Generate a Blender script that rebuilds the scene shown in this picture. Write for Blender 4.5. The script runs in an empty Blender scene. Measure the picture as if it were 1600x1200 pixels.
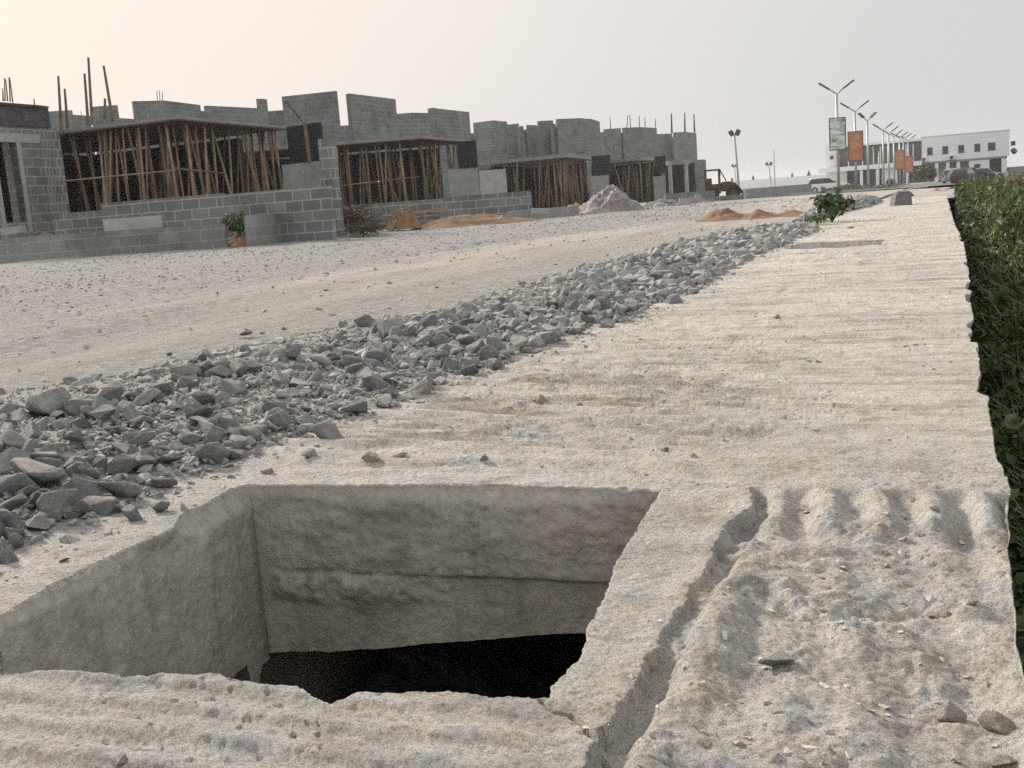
import bpy, bmesh, math, random
import numpy as np
from mathutils import Vector, Matrix
random.seed(7); RNG = np.random.default_rng(11)
R = math.radians
scene = bpy.context.scene
col = scene.collection

# ------------------------------------------------------------------ camera
F, PITCH, YAW, ROLL, H = 1700.0, 0.16508473, 0.39011580, 0.07457873, 0.55
w_ = np.array([-math.sin(YAW)*math.cos(PITCH), math.cos(YAW)*math.cos(PITCH), -math.sin(PITCH)])
r0 = np.array([math.cos(YAW), math.sin(YAW), 0.0]); u0 = np.cross(r0, w_)
r_ = r0*math.cos(ROLL)-u0*math.sin(ROLL); u_ = r0*math.sin(ROLL)+u0*math.cos(ROLL)
def ray(px, py): return r_*(px-800)/F+u_*(600-py)/F+w_
def at(px, py, z=0.0):
    d = ray(px, py); t = (z-H)/d[2]; return (d[0]*t, d[1]*t, z)
def atD(px, py, D):
    d = ray(px, py)*D; return (d[0], d[1], d[2]+H)
def atY(px, py, Y):
    d = ray(px, py); t = Y/d[1]; return (d[0]*t, Y, d[2]*t+H)
def proj(p):
    v = np.array(p)-np.array([0, 0, H]); z = v@w_
    return 800+F*(v@r_)/z, 600-F*(v@u_)/z, z
cam = bpy.data.cameras.new('camera'); co = bpy.data.objects.new('camera', cam); col.objects.link(co)
M = Matrix(((r_[0], u_[0], -w_[0], 0), (r_[1], u_[1], -w_[1], 0), (r_[2], u_[2], -w_[2], H), (0, 0, 0, 1)))
co.matrix_world = M
cam.sensor_width = 36; cam.lens = F/1600*36; cam.clip_end = 6000; cam.clip_start = .02
cam.dof.use_dof = True; cam.dof.focus_distance = 2.6; cam.dof.aperture_fstop = 44
scene.camera = co

# ------------------------------------------------------------------ noise
def _h(ix, iy, s):
    n = (ix.astype(np.int64)*374761393 + iy.astype(np.int64)*668265263 + s*1274126177) & 0xffffffff
    n = ((n ^ (n >> 13))*1274126177) & 0xffffffff
    n = ((n ^ (n >> 16))*2246822519) & 0xffffffff
    return ((n ^ (n >> 15)) & 0xffff)/65535.0
def vn(x, y, s=0):
    ix = np.floor(x); iy = np.floor(y); fx = x-ix; fy = y-iy
    fx = fx*fx*fx*(fx*(fx*6-15)+10); fy = fy*fy*fy*(fy*(fy*6-15)+10)
    a = _h(ix, iy, s); b = _h(ix+1, iy, s); c = _h(ix, iy+1, s); d = _h(ix+1, iy+1, s)
    return (a+(b-a)*fx+(c-a)*fy+(a-b-c+d)*fx*fy)*2-1
def fbm(x, y, s=0, o=4, g=.5):
    t = 0; a = 1; n = 0
    for k in range(o):
        c, q = math.cos(.7*k), math.sin(.7*k)
        xx, yy = (x*c-y*q)*2**k, (x*q+y*c)*2**k
        t = t+a*vn(xx+13.7*k, yy+7.3*k, s+k); n += a; a *= g
    return t/n
def cells(x, y, s=0):
    ix = np.floor(x); iy = np.floor(y); best = np.full(np.shape(x), 9.0)
    for dx in (-1, 0, 1):
        for dy in (-1, 0, 1):
            cx = ix+dx; cy = iy+dy
            px = cx+_h(cx, cy, s); py = cy+_h(cx, cy, s+5)
            best = np.minimum(best, (px-x)**2+(py-y)**2)
    return np.sqrt(best)
def ss(a, b, x):
    t = np.clip((x-a)/(b-a), 0, 1); return t*t*(3-2*t)

# ------------------------------------------------------------------ materials
def mat(name, rough=.9, spec=.3, metal=0):
    m = bpy.data.materials.new(name); m.use_nodes = True
    nt = m.node_tree; b = nt.nodes['Principled BSDF']
    b.inputs['Roughness'].default_value = rough; b.inputs['Specular IOR Level'].default_value = spec
    b.inputs['Metallic'].default_value = metal
    return m, nt, b
def node(nt, t, **k):
    n = nt.nodes.new(t)
    for a, v in k.items():
        if a in n.inputs: n.inputs[a].default_value = v
        else: setattr(n, a, v)
    return n
def noise(nt, co_, scale, detail=5, rough=.6, dist=0):
    n = node(nt, 'ShaderNodeTexNoise', Scale=scale, Detail=detail, Roughness=rough, Distortion=dist)
    nt.links.new(co_, n.inputs['Vector']); return n.outputs['Fac']
def ramp(nt, fac, stops):
    n = nt.nodes.new('ShaderNodeValToRGB'); e = n.color_ramp.elements
    while len(e) < len(stops): e.new(.5)
    for i, (p, c) in enumerate(stops):
        e[i].position = p; e[i].color = (*c, 1) if len(c) == 3 else c
    nt.links.new(fac, n.inputs[0]); return n.outputs[0]
def mix(nt, fac, a, b, mode='MIX'):
    n = nt.nodes.new('ShaderNodeMix'); n.data_type = 'RGBA'; n.blend_type = mode
    for s, v in ((0, fac), (6, a), (7, b)):
        if isinstance(v, (int, float)): n.inputs[s].default_value = v
        elif isinstance(v, tuple): n.inputs[s].default_value = (*v, 1)
        else: nt.links.new(v, n.inputs[s])
    return n.outputs[2]
def math_(nt, op, a, b=0.0):
    n = nt.nodes.new('ShaderNodeMath'); n.operation = op
    for s, v in ((0, a), (1, b)):
        if isinstance(v, (int, float)): n.inputs[s].default_value = v
        else: nt.links.new(v, n.inputs[s])
    return n.outputs[0]
def bump(nt, b, h, dist, strength=1.0):
    n = node(nt, 'ShaderNodeBump', Strength=strength, Distance=dist)
    nt.links.new(h, n.inputs['Height'])
    if b.inputs['Normal'].is_linked:
        nt.links.new(b.inputs['Normal'].links[0].from_socket, n.inputs['Normal'])
    nt.links.new(n.outputs[0], b.inputs['Normal'])
def coord(nt, which='Object'):
    return nt.nodes.new('ShaderNodeTexCoord').outputs[which]
def plain(name, c, rough=.7, spec=.3, metal=0, var=.25, scale=6., c2=None, bmp=0):
    m, nt, b = mat(name, rough, spec, metal); o = coord(nt)
    n = noise(nt, o, scale)
    c2 = c2 or tuple(v*(1-var) for v in c)
    nt.links.new(ramp(nt, n, [(.3, c2), (.7, c)]), b.inputs['Base Color'])
    if bmp: bump(nt, b, noise(nt, o, scale*4), bmp)
    return m

def m_slab():
    m, nt, b = mat('slab_concrete', .93, .2); o = coord(nt)
    big = noise(nt, o, 1.3, 4, .6); mid = noise(nt, o, 9, 6, .65); fine = noise(nt, o, 110, 8, .8)
    c = ramp(nt, big, [(.34, (.43, .425, .405)), (.5, (.57, .54, .485)), (.66, (.66, .635, .585))])
    c2 = ramp(nt, mid, [(.30, (.31, .27, .22)), (.43, (.51, .47, .41)), (.56, (.61, .595, .555)), (.68, (.38, .39, .385))])
    c = mix(nt, .55, c, c2)
    spk = ramp(nt, fine, [(.34, (.42, .40, .37)), (.48, (.95, .95, .95)), (.66, (1.25, 1.25, 1.25))])
    c = mix(nt, .8, c, spk, 'MULTIPLY')
    gr = noise(nt, o, 330, 3, .6)
    c = mix(nt, .75, c, ramp(nt, gr, [(.36, (.62, .60, .57)), (.47, (1, 1, 1)), (.6, (1.15, 1.15, 1.15))]), 'MULTIPLY')
    mp = node(nt, 'ShaderNodeMapping'); mp.inputs['Scale'].default_value = (.9, 7, 1); nt.links.new(o, mp.inputs[0])
    sx = nt.nodes.new('ShaderNodeSeparateXYZ'); nt.links.new(o, sx.inputs[0])
    sk = ramp(nt, noise(nt, mp.outputs[0], 1.6, 7, .72, .4), [(.36, (.68, .63, .56)), (.46, (.94, .92, .89)), (.58, (1.10, 1.10, 1.10)), (.70, (.80, .80, .80))])
    c = mix(nt, math_(nt, 'MINIMUM', math_(nt, 'MAXIMUM', math_(nt, 'SUBTRACT', sx.outputs[1], 1.6), .35), 1.0), c, sk, 'MULTIPLY')
    vo = node(nt, 'ShaderNodeTexVoronoi', Scale=70.0); nt.links.new(o, vo.inputs['Vector'])
    pit = ramp(nt, vo.outputs['Distance'], [(.10, (.42, .40, .37)), (.26, (1, 1, 1))])
    c = mix(nt, ramp(nt, noise(nt, o, 5, 4), [(.45, (0, 0, 0)), (.62, (.7, .7, .7))]), c, pit, 'MULTIPLY')
    bl = ramp(nt, noise(nt, o, 14, 5, .6, .5), [(.52, (1, 1, 1)), (.63, (.76, .81, .86))])
    c = mix(nt, .8, c, bl, 'MULTIPLY')
    st = ramp(nt, noise(nt, o, 2.7, 6, .7, .6), [(.54, (1, 1, 1)), (.70, (.92, .82, .70))])
    c = mix(nt, .7, c, st, 'MULTIPLY')
    nt.links.new(c, b.inputs['Base Color'])
    bump(nt, b, noise(nt, o, 45, 8, .75), .009, 1.0); bump(nt, b, fine, .0055, 1.0); bump(nt, b, gr, .0018, 1.0)
    return m
def m_pit():
    m, nt, b = mat('cast_concrete', .9, .25); o = coord(nt)
    a = noise(nt, o, 3.2, 6, .65); f = noise(nt, o, 55, 6, .7); g = noise(nt, o, 170, 3, .7)
    c = ramp(nt, a, [(.3, (.33, .31, .272)), (.52, (.45, .42, .37)), (.7, (.52, .49, .44))])
    c = mix(nt, .6, c, ramp(nt, f, [(.3, (.6, .59, .57)), (.55, (1, 1, 1))]), 'MULTIPLY')
    c = mix(nt, .5, c, ramp(nt, noise(nt, o, 1.6, 5, .6, .4), [(.5, (1, 1, 1)), (.66, (.66, .66, .65))]), 'MULTIPLY')
    mp = node(nt, 'ShaderNodeMapping'); mp.inputs['Scale'].default_value = (9, 9, .9); nt.links.new(o, mp.inputs[0])
    c = mix(nt, .6, c, ramp(nt, noise(nt, mp.outputs[0], 1.5, 6, .7), [(.34, (.62, .61, .59)), (.5, (1, 1, 1)), (.66, (1.12, 1.1, 1.06))]), 'MULTIPLY')
    vo = node(nt, 'ShaderNodeTexVoronoi', Scale=7.0, feature='DISTANCE_TO_EDGE'); dv = nt.nodes.new('ShaderNodeVectorMath'); dv.operation = 'MULTIPLY_ADD'
    wn = node(nt, 'ShaderNodeTexNoise', Scale=9.0, Detail=5.0); nt.links.new(o, wn.inputs['Vector']); nt.links.new(wn.outputs['Color'], dv.inputs[0]); dv.inputs[1].default_value = (.3, .3, .3); nt.links.new(o, dv.inputs[2]); nt.links.new(dv.outputs[0], vo.inputs['Vector'])
    cr = ramp(nt, vo.outputs['Distance'], [(.004, (.45, .44, .42)), (.016, (1, 1, 1))])
    c = mix(nt, ramp(nt, noise(nt, o, 2.1, 3), [(.5, (0, 0, 0)), (.6, (.8, .8, .8))]), c, cr, 'MULTIPLY')
    nt.links.new(c, b.inputs['Base Color'])
    bump(nt, b, noise(nt, o, 18, 6, .7), .008, .8); bump(nt, b, f, .007, 1.0); bump(nt, b, g, .003, .9)
    return m
def m_block(name, c1, c2, mortar, w=.46, h=.235, ms=.014, dirt=(.5, .47, .42)):
    m, nt, b = mat(name, .95, .15)
    uv = node(nt, 'ShaderNodeUVMap', uv_map='UVMap').outputs[0]; o = coord(nt)
    wob = node(nt, 'ShaderNodeTexNoise', Scale=2.5, Detail=3.0)
    nt.links.new(o, wob.inputs['Vector'])
    va = nt.nodes.new('ShaderNodeVectorMath'); va.operation = 'MULTIPLY_ADD'
    nt.links.new(wob.outputs['Color'], va.inputs[0]); va.inputs[1].default_value = (.03, .03, 0); nt.links.new(uv, va.inputs[2])
    br = node(nt, 'ShaderNodeTexBrick', Scale=1.0)
    br.inputs['Color1'].default_value = (*c1, 1); br.inputs['Color2'].default_value = (*c2, 1); br.inputs['Mortar'].default_value = (*mortar, 1)
    br.inputs['Mortar Size'].default_value = ms; br.inputs['Mortar Smooth'].default_value = .25
    br.inputs['Brick Width'].default_value = w; br.inputs['Row Height'].default_value = h; br.inputs['Bias'].default_value = 0
    nt.links.new(va.outputs[0], br.inputs['Vector'])
    c = mix(nt, .7, br.outputs['Color'], ramp(nt, noise(nt, o, 1.1, 6, .65), [(.3, dirt), (.55, (1, 1, 1)), (.8, (1.12, 1.1, 1.06))]), 'MULTIPLY')
    c = mix(nt, .5, c, ramp(nt, noise(nt, o, 30, 5, .7), [(.3, (.7, .7, .7)), (.6, (1.05, 1.05, 1.05))]), 'MULTIPLY')
    nt.links.new(c, b.inputs['Base Color'])
    bump(nt, b, br.outputs['Fac'], .012, .6); bump(nt, b, noise(nt, o, 45, 5), .008, .6)
    return m
def m_ground(name):
    m, nt, b = mat(name, .97, .1); o = coord(nt)
    mp = node(nt, 'ShaderNodeMapping'); mp.inputs['Scale'].default_value = (1.5, .22, 1); nt.links.new(o, mp.inputs[0]); s = mp.outputs[0]
    big = noise(nt, s, .35, 5, .6, .5); mid = noise(nt, s, 2.2, 7, .7)
    fine = noise(nt, o, 34, 6, .75)
    dust = ramp(nt, mid, [(.3, (.38, .35, .305)), (.5, (.505, .47, .415)), (.7, (.585, .55, .495))])
    v = node(nt, 'ShaderNodeTexVoronoi', Scale=26.0); nt.links.new(o, v.inputs['Vector'])
    bw = nt.nodes.new('ShaderNodeRGBToBW'); nt.links.new(v.outputs['Color'], bw.inputs[0]); grv = mix(nt, .8, ramp(nt, v.outputs['Distance'], [(.1, (.48, .47, .45)), (.5, (.32, .318, .31))]), bw.outputs[0], 'SOFT_LIGHT')
    sx = nt.nodes.new('ShaderNodeSeparateXYZ'); nt.links.new(o, sx.inputs[0])
    band = ramp(nt, math_(nt, 'MULTIPLY', sx.outputs[0], -.05), [(.22, (0, 0, 0)), (.38, (.24, .24, .24)), (.68, (.30, .30, .30)), (.84, (.08, .08, .08))])
    msk = math_(nt, 'ADD', big, band)
    msk = math_(nt, 'ADD', msk, math_(nt, 'MULTIPLY', math_(nt, 'SUBTRACT', fine, .5), .5))
    gm = ramp(nt, msk, [(.49, (0, 0, 0)), (.66, (.9, .9, .9))])
    c = mix(nt, gm, dust, grv)
    c = mix(nt, .75, c, ramp(nt, fine, [(.3, (.66, .64, .62)), (.52, (1, 1, 1)), (.7, (1.1, 1.1, 1.1))]), 'MULTIPLY')
    nt.links.new(c, b.inputs['Base Color'])
    bump(nt, b, mid, .06, .8); bump(nt, b, noise(nt, o, 9, 6, .7), .05, .8); bump(nt, b, fine, .03, 1.0)
    return m
def m_stone(name, c1, c2, c3, sc=1.0, dust=(.46, .44, .40)):
    m, nt, b = mat(name, .88, .3); o = coord(nt)
    rnd = nt.nodes.new('ShaderNodeObjectInfo').outputs['Random']
    geo = node(nt, 'ShaderNodeNewGeometry').outputs['Random Per Island']
    n = noise(nt, o, 7*sc, 6, .7); f = noise(nt, o, 60*sc, 4, .75)
    c = ramp(nt, n, [(.3, c1), (.5, c2), (.72, c3)])
    k = math_(nt, 'ADD', math_(nt, 'MULTIPLY', rnd, .5), math_(nt, 'MULTIPLY', geo, .5))
    c = mix(nt, .7, c, ramp(nt, k, [(.15, (.60, .60, .60)), (.35, (.98, .93, .84)), (.5, (1, 1.0, 1.0)), (.7, (.82, .84, .86)), (.88, (1.5, 1.46, 1.36))]), 'MULTIPLY')
    c = mix(nt, .6, c, ramp(nt, f, [(.3, (.6, .6, .6)), (.5, (1, 1, 1)), (.72, (1.3, 1.3, 1.3))]), 'MULTIPLY')
    sn = nt.nodes.new('ShaderNodeSeparateXYZ'); nt.links.new(node(nt, 'ShaderNodeNewGeometry').outputs['Normal'], sn.inputs[0])
    dm = math_(nt, 'ADD', math_(nt, 'MULTIPLY', sn.outputs[2], .55), math_(nt, 'MULTIPLY', noise(nt, o, 4*sc, 5, .7), .6))
    c = mix(nt, ramp(nt, dm, [(.62, (0, 0, 0)), (.88, (.75, .75, .75))]), c, dust)
    nt.links.new(c, b.inputs['Base Color'])
    bump(nt, b, n, .03/sc, .6); bump(nt, b, f, .006/sc, .8)
    return m
def m_leaf(name, c1, c2, c3):
    m, nt, b = mat(name, .6, .3)
    geo = node(nt, 'ShaderNodeNewGeometry').outputs['Random Per Island']; o = coord(nt)
    k = math_(nt, 'ADD', math_(nt, 'MULTIPLY', geo, .55), math_(nt, 'MULTIPLY', noise(nt, o, 1.6, 3), .45))
    nt.links.new(ramp(nt, k, [(.25, c1), (.5, c2), (.75, c3)]), b.inputs['Base Color'])
    return m

MAT = dict(
    slab=m_slab(), pit=m_pit(),
    block=m_block('hollow_block', (.15, .168, .162), (.205, .222, .215), (.31, .32, .305)),
    block_near=m_block('hollow_block_near', (.165, .172, .168), (.24, .245, .237), (.385, .38, .36), ms=.018),
    block_pale=m_block('hollow_block_pale', (.22, .225, .22), (.285, .29, .28), (.36, .355, .34), ms=.014),
    block_far=m_block('hollow_block_far', (.17, .184, .179), (.215, .228, .222), (.285, .292, .282), ms=.014),
    plaster=plain('bare_concrete', (.30, .30, .29), .9, .2, var=.3, scale=2.5, bmp=.01),
    pale=plain('pale_concrete', (.42, .41, .385), .9, .2, var=.3, scale=3, bmp=.01),
    shade_wall=plain('painted_shade_wall', (.035, .031, .029), .85, .2, var=.5, scale=3),  # near-black wall colour, paints in the deep shade of house interiors
    stained=plain('stained_beam', (.125, .115, .118), .9, .15, c2=(.05, .048, .05), scale=3.5, bmp=.01),
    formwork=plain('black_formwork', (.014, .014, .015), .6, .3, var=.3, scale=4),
    timber=plain('weathered_timber', (.22, .158, .108), .9, .15, c2=(.10, .067, .046), scale=5),
    timber_l=plain('pale_timber', (.34, .255, .175), .9, .15, c2=(.18, .125, .085), scale=5),
    board=plain('rusty_board', (.15, .085, .07), .9, .15, c2=(.075, .05, .045), scale=3),
    rust=plain('rusty_bar', (.20, .12, .085), .85, .2, var=.4, scale=9),
    ground=m_ground('dusty_ground'),
    rock=m_stone('granite', (.205, .212, .21), (.30, .305, .298), (.41, .405, .385)),
    rockmass=m_stone('granite_crushed', (.21, .218, .218), (.29, .295, .29), (.39, .385, .365)),
    greystone=m_stone('pale_granite', (.29, .295, .293), (.40, .40, .39), (.50, .49, .47)),
    tan=m_stone('dusty_stone', (.40, .36, .30), (.50, .455, .39), (.58, .54, .47), dust=(.55, .5, .43)),
    fines=plain('granite_fines', (.39, .38, .345), .97, .1, c2=(.25, .248, .235), scale=9, bmp=.03),
    sand=plain('laterite_sand', (.28, .185, .122), .97, .1, c2=(.18, .118, .08), scale=2.5, bmp=.03),
    clay=plain('orange_clay', (.30, .185, .10), .95, .1, c2=(.16, .10, .055), scale=4, bmp=.03),
    leaf=m_leaf('weed_leaf', (.028, .052, .018), (.068, .105, .034), (.16, .18, .065)),
    grass=m_leaf('grass_blade', (.05, .085, .026), (.10, .135, .045), (.22, .225, .095)),
    dry=m_leaf('dry_grass', (.12, .09, .06), (.2, .155, .105), (.27, .21, .15)),
    bush=m_leaf('bush_leaf', (.03, .058, .02), (.06, .10, .038), (.11, .155, .065)),
    twig=plain('dry_twig', (.15, .105, .075), .95, .1, c2=(.06, .045, .035), scale=6),
    soil=plain('dark_soil', (.10, .085, .06), .97, .1, var=.4, scale=3, bmp=.03),
    white=plain('white_render', (.86, .87, .88), .8, .2, var=.07, scale=.6),
    offwhite=plain('cream_render', (.72, .72, .70), .8, .2, var=.1, scale=.6),
    glass=plain('dark_glass', (.10, .115, .12), .12, .6, var=.7, scale=1.2),
    window=plain('window_glass', (.022, .027, .033), .15, .6, var=.3),
    frame=plain('dark_frame', (.05, .052, .055), .5, .4),
    steel=plain('galvanised_steel', (.45, .46, .46), .45, .5, .4, var=.2, scale=3),
    lamp=plain('lamp_housing', (.10, .105, .11), .5, .4),
    asphalt=plain('asphalt', (.20, .20, .195), .95, .15, var=.2, scale=1.0, bmp=.01),
    kerb=plain('kerb_concrete', (.36, .355, .34), .9, .2, scale=2),
    boulder=plain('grey_boulder', (.20, .20, .195), .93, .15, var=.25, scale=3, bmp=.02),
    rubber=plain('rubber', (.02, .02, .021), .8, .2),
    loader=plain('rusted_orange_paint', (.15, .075, .035), .85, .2, c2=(.04, .028, .022), scale=2.4),
    loader_d=plain('dark_steel', (.05, .045, .042), .8, .25, scale=3),
    car_w=plain('white_paint', (.78, .79, .80), .25, .5, var=.04),
    car_s=plain('silver_paint', (.50, .515, .53), .3, .5, .3, var=.05),
    car_b=plain('blue_black_paint', (.028, .032, .048), .25, .5, var=.1),
    car_r=plain('maroon_paint', (.055, .03, .032), .3, .5, var=.15),
    lens=plain('red_lens', (.30, .03, .025), .3, .5), chrome=plain('headlamp', (.7, .7, .7), .2, .5),
    plastic=plain('yellow_sacking', (.45, .36, .08), .7, .3, c2=(.28, .20, .06), scale=5),
    pink=plain('pink_sacking', (.56, .40, .36), .85, .2, c2=(.40, .28, .25), scale=3),
    bag=plain('black_sheeting', (.045, .05, .068), .3, .5, var=.5, scale=6, bmp=.02),
    mud=plain('drain_silt', (.09, .085, .075), .7, .3, var=.5, scale=4, bmp=.02),
    orange=plain('orange_banner', (.50, .22, .125), .7, .3, var=.12, scale=1.5),
    print_w=plain('banner_print', (.80, .66, .52), .7, .3),
)
def m_tarp():
    m, nt, b = mat('dusty_sheeting', .6, .35); o = coord(nt)
    c = ramp(nt, noise(nt, o, 1.7, 4, .6, .8), [(.36, (.22, .215, .215)), (.46, (.38, .35, .345)), (.56, (.31, .235, .24)), (.66, (.42, .38, .375)), (.76, (.5, .48, .47))])
    nt.links.new(c, b.inputs['Base Color']); bump(nt, b, noise(nt, o, 4, 5, .6, 1.5), .25); return m
MAT['tarp'] = m_tarp()
def m_poster():
    m, nt, b = mat('poster_print', .6, .3); o = coord(nt)
    mp = node(nt, 'ShaderNodeMapping'); mp.inputs['Scale'].default_value = (1.2, 1, 3.2); nt.links.new(o, mp.inputs[0])
    c = ramp(nt, noise(nt, mp.outputs[0], 1.3, 4, .6, .6), [(.32, (.10, .115, .115)), (.42, (.38, .43, .40)), (.5, (.45, .58, .55)), (.58, (.78, .78, .75)), (.70, (.36, .42, .37))])
    nt.links.new(c, b.inputs['Base Color']); return m
MAT['poster'] = m_poster()

# ------------------------------------------------------------------ mesh helpers
def np_mesh(name, v, f, m, parent=None, smooth=True, uv=False):
    v = np.asarray(v, np.float32); f = np.asarray(f, np.int32)
    me = bpy.data.meshes.new(name); k = f.shape[1]
    me.vertices.add(len(v)); me.vertices.foreach_set('co', v.ravel())
    me.loops.add(f.size); me.loops.foreach_set('vertex_index', f.ravel())
    me.polygons.add(len(f)); me.polygons.foreach_set('loop_start', np.arange(0, f.size, k, dtype=np.int32))
    me.polygons.foreach_set('loop_total', np.full(len(f), k, np.int32))
    me.polygons.foreach_set('use_smooth', np.full(len(f), smooth, bool))
    me.materials.append(m); me.update(calc_edges=True); me.validate()
    o = bpy.data.objects.new(name, me); col.objects.link(o)
    if parent: o.parent = parent
    return o
def grid_faces(nr, nc):
    i = np.arange(nr-1)[:, None]*nc+np.arange(nc-1)[None, :]
    return np.stack([i, i+1, i+nc+1, i+nc], -1).reshape(-1, 4)
class MB:
    def __init__(s): s.v = []; s.f = []
    def add(s, vs, fs):
        n = len(s.v); s.v += [tuple(map(float, q)) for q in vs]; s.f += [tuple(i+n for i in q) for q in fs]; return s
    def box(s, x0, y0, z0, x1, y1, z1, m=None):
        vs = [(x, y, z) for z in (z0, z1) for (x, y) in ((x0, y0), (x1, y0), (x1, y1), (x0, y1))]
        if m is not None: vs = [tuple(m @ Vector(q)) for q in vs]
        return s.add(vs, [(3, 2, 1, 0), (4, 5, 6, 7), (0, 1, 5, 4), (1, 2, 6, 5), (2, 3, 7, 6), (3, 0, 4, 7)])
    def prism(s, poly, z0, z1):
        n = len(poly); a = sum(poly[i][0]*poly[(i+1) % n][1]-poly[(i+1) % n][0]*poly[i][1] for i in range(n))
        if a < 0: poly = poly[::-1]
        return s.add([(x, y, z0) for x, y in poly]+[(x, y, z1) for x, y in poly],
                     [tuple(range(n))[::-1], tuple(range(n, 2*n))]+[(i, (i+1) % n, n+(i+1) % n, n+i) for i in range(n)])
    def tube(s, p0, p1, ra, rb=None, n=8):
        p0 = Vector(p0); p1 = Vector(p1); rb = ra if rb is None else rb
        d = (p1-p0).normalized(); a = d.orthogonal().normalized(); b = d.cross(a)
        vs = []
        for p, r in ((p0, ra), (p1, rb)):
            for k in range(n):
                t = 2*math.pi*k/n; vs.append(p+a*(r*math.cos(t))+b*(r*math.sin(t)))
        return s.add(vs, [tuple(range(n))[::-1], tuple(range(n, 2*n))]+[(i, (i+1) % n, n+(i+1) % n, n+i) for i in range(n)])
    def bar(s, p0, p1, w, h):
        p0 = Vector(p0); p1 = Vector(p1); d = (p1-p0).normalized()
        a = d.cross(Vector((0, 0, 1)));
        a = a.normalized() if a.length > 1e-4 else Vector((1, 0, 0)); b = a.cross(d)
        vs = [p+a*(w/2*i)+b*(h/2*j) for p in (p0, p1) for (i, j) in ((-1, -1), (1, -1), (1, 1), (-1, 1))]
        return s.add(vs, [(3, 2, 1, 0), (4, 5, 6, 7), (0, 1, 5, 4), (1, 2, 6, 5), (2, 3, 7, 6), (3, 0, 4, 7)])
    def build(s, name, m, parent=None, smooth=False, bevel=0):
        me = bpy.data.meshes.new(name); me.from_pydata(s.v, [], s.f); me.materials.append(m)
        bm = bmesh.new(); bm.from_mesh(me)
        bmesh.ops.recalc_face_normals(bm, faces=bm.faces)
        if bevel: bmesh.ops.bevel(bm, geom=list(bm.edges), offset=bevel, segments=2, affect='EDGES', clamp_overlap=True)
        uvl = bm.loops.layers.uv.new('UVMap')
        for fc in bm.faces:
            fc.smooth = smooth; n = fc.normal
            if abs(n.z) > .7:
                for l in fc.loops: l[uvl].uv = (l.vert.co.x, l.vert.co.y)
            else:
                t = Vector((-n.y, n.x, 0)).normalized()
                for l in fc.loops: l[uvl].uv = (l.vert.co.dot(t), l.vert.co.z)
        bm.to_mesh(me); bm.free()
        o = bpy.data.objects.new(name, me); col.objects.link(o)
        if parent:
            o.parent = parent; o.matrix_parent_inverse = parent.matrix_basis.inverted()
        return o
def tag(o, label=None, cat=None, group=None, kind=None):
    if label: o['label'] = label
    if cat: o['category'] = cat
    if group: o['group'] = group
    if kind: o['kind'] = kind
    return o
def empty(name, loc, label, cat, group=None):
    o = bpy.data.objects.new(name, None); col.objects.link(o); o.location = loc; o.empty_display_size = .1
    return tag(o, label, cat, group)
def gz(y):     # how far the site falls away beyond the slab
    t = min(max((y-30)/100, 0), 1); return -.9*t*t*(3-2*t)

# ------------------------------------------------------------------ the slab with its open manhole
edge_px = [(1480, 308), (1490, 345), (1504, 372), (1510, 405), (1515, 440), (1517, 470), (1520, 500), (1525, 530), (1527, 546), (1529, 560), (1531, 585), (1529, 611),
           (1543, 616), (1543, 640), (1553, 690), (1561, 720), (1579, 764), (1572, 780), (1575, 850), (1577, 900), (1584, 1000), (1601, 1060)]
ep = np.array([at(*p)[:2] for p in edge_px]); ep = ep[np.argsort(ep[:, 1])]
def xe(y):
    y = np.asarray(y, float)
    return np.interp(y, ep[:, 1], ep[:, 0])+.007*fbm(y*12, y*0+3.3, 5, 4)+.018*np.maximum(0, fbm(y*4.1, y*0+1.3, 8, 4))*ss(2.4, 3.4, y)*-1-.02*ss(.35, .42, fbm(y*2.6, y*0+9.1, 48, 2))*ss(2.4, 3.4, y)
right = [(1030, 765), (1012, 798), (1000, 815), (975, 856), (960, 880), (953, 905), (940, 935), (920, 965), (913, 1000), (905, 1025), (880, 1052), (862, 1068), (857, 1090)]
near = [(840, 1088), (800, 1085), (750, 1085), (700, 1076), (650, 1076), (600, 1080), (565, 1081), (540, 1090), (520, 1093), (490, 1085), (460, 1069), (420, 1067), (370, 1058), (330, 1052), (270, 1055), (200, 1062), (130, 1055), (60, 1050), (0, 1048)]
left = [(0, 965), (60, 931), (130, 893), (200, 858), (255, 834), (272, 824), (283, 806), (292, 799), (330, 779), (365, 762), (390, 756)]
far = [(450, 757), (600, 757), (800, 758), (950, 761)]
poly = [at(*p)[:2] for p in right+near]+[(-1.27, .925), (-1.36, .94), (-1.375, 1.02)]+[at(*p)[:2] for p in left+far]
poly = np.array(poly)
def resample(P, n):
    Q = np.vstack([P, P[:1]]); s = np.r_[0, np.cumsum(np.hypot(*np.diff(Q, axis=0).T))]
    t = np.linspace(0, s[-1], n, endpoint=False)
    return np.c_[np.interp(t, s, Q[:, 0]), np.interp(t, s, Q[:, 1])], t
NB = 1500
bd, tt = resample(poly, NB)
nxt = np.roll(bd, -1, 0)-np.roll(bd, 1, 0); nrm = np.c_[nxt[:, 1], -nxt[:, 0]]; nrm /= np.linalg.norm(nrm, axis=1)[:, None]
cen = np.array([-.95, 1.42])
sg = np.sign(((bd-cen)*nrm).sum(1).mean()); nrm *= sg          # points outward
soft = np.where(bd[:, 1] > 1.8, .35, 1.0)
bd = bd+nrm*((.0038*fbm(bd[:, 0]*22, bd[:, 1]*22, 21, 4)+.0022*fbm(bd[:, 0]*130, bd[:, 1]*130, 31, 3))*soft)[:, None]
Y_TOP, Y_BOT, X_L = 2.2, .5, -1.8

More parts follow.
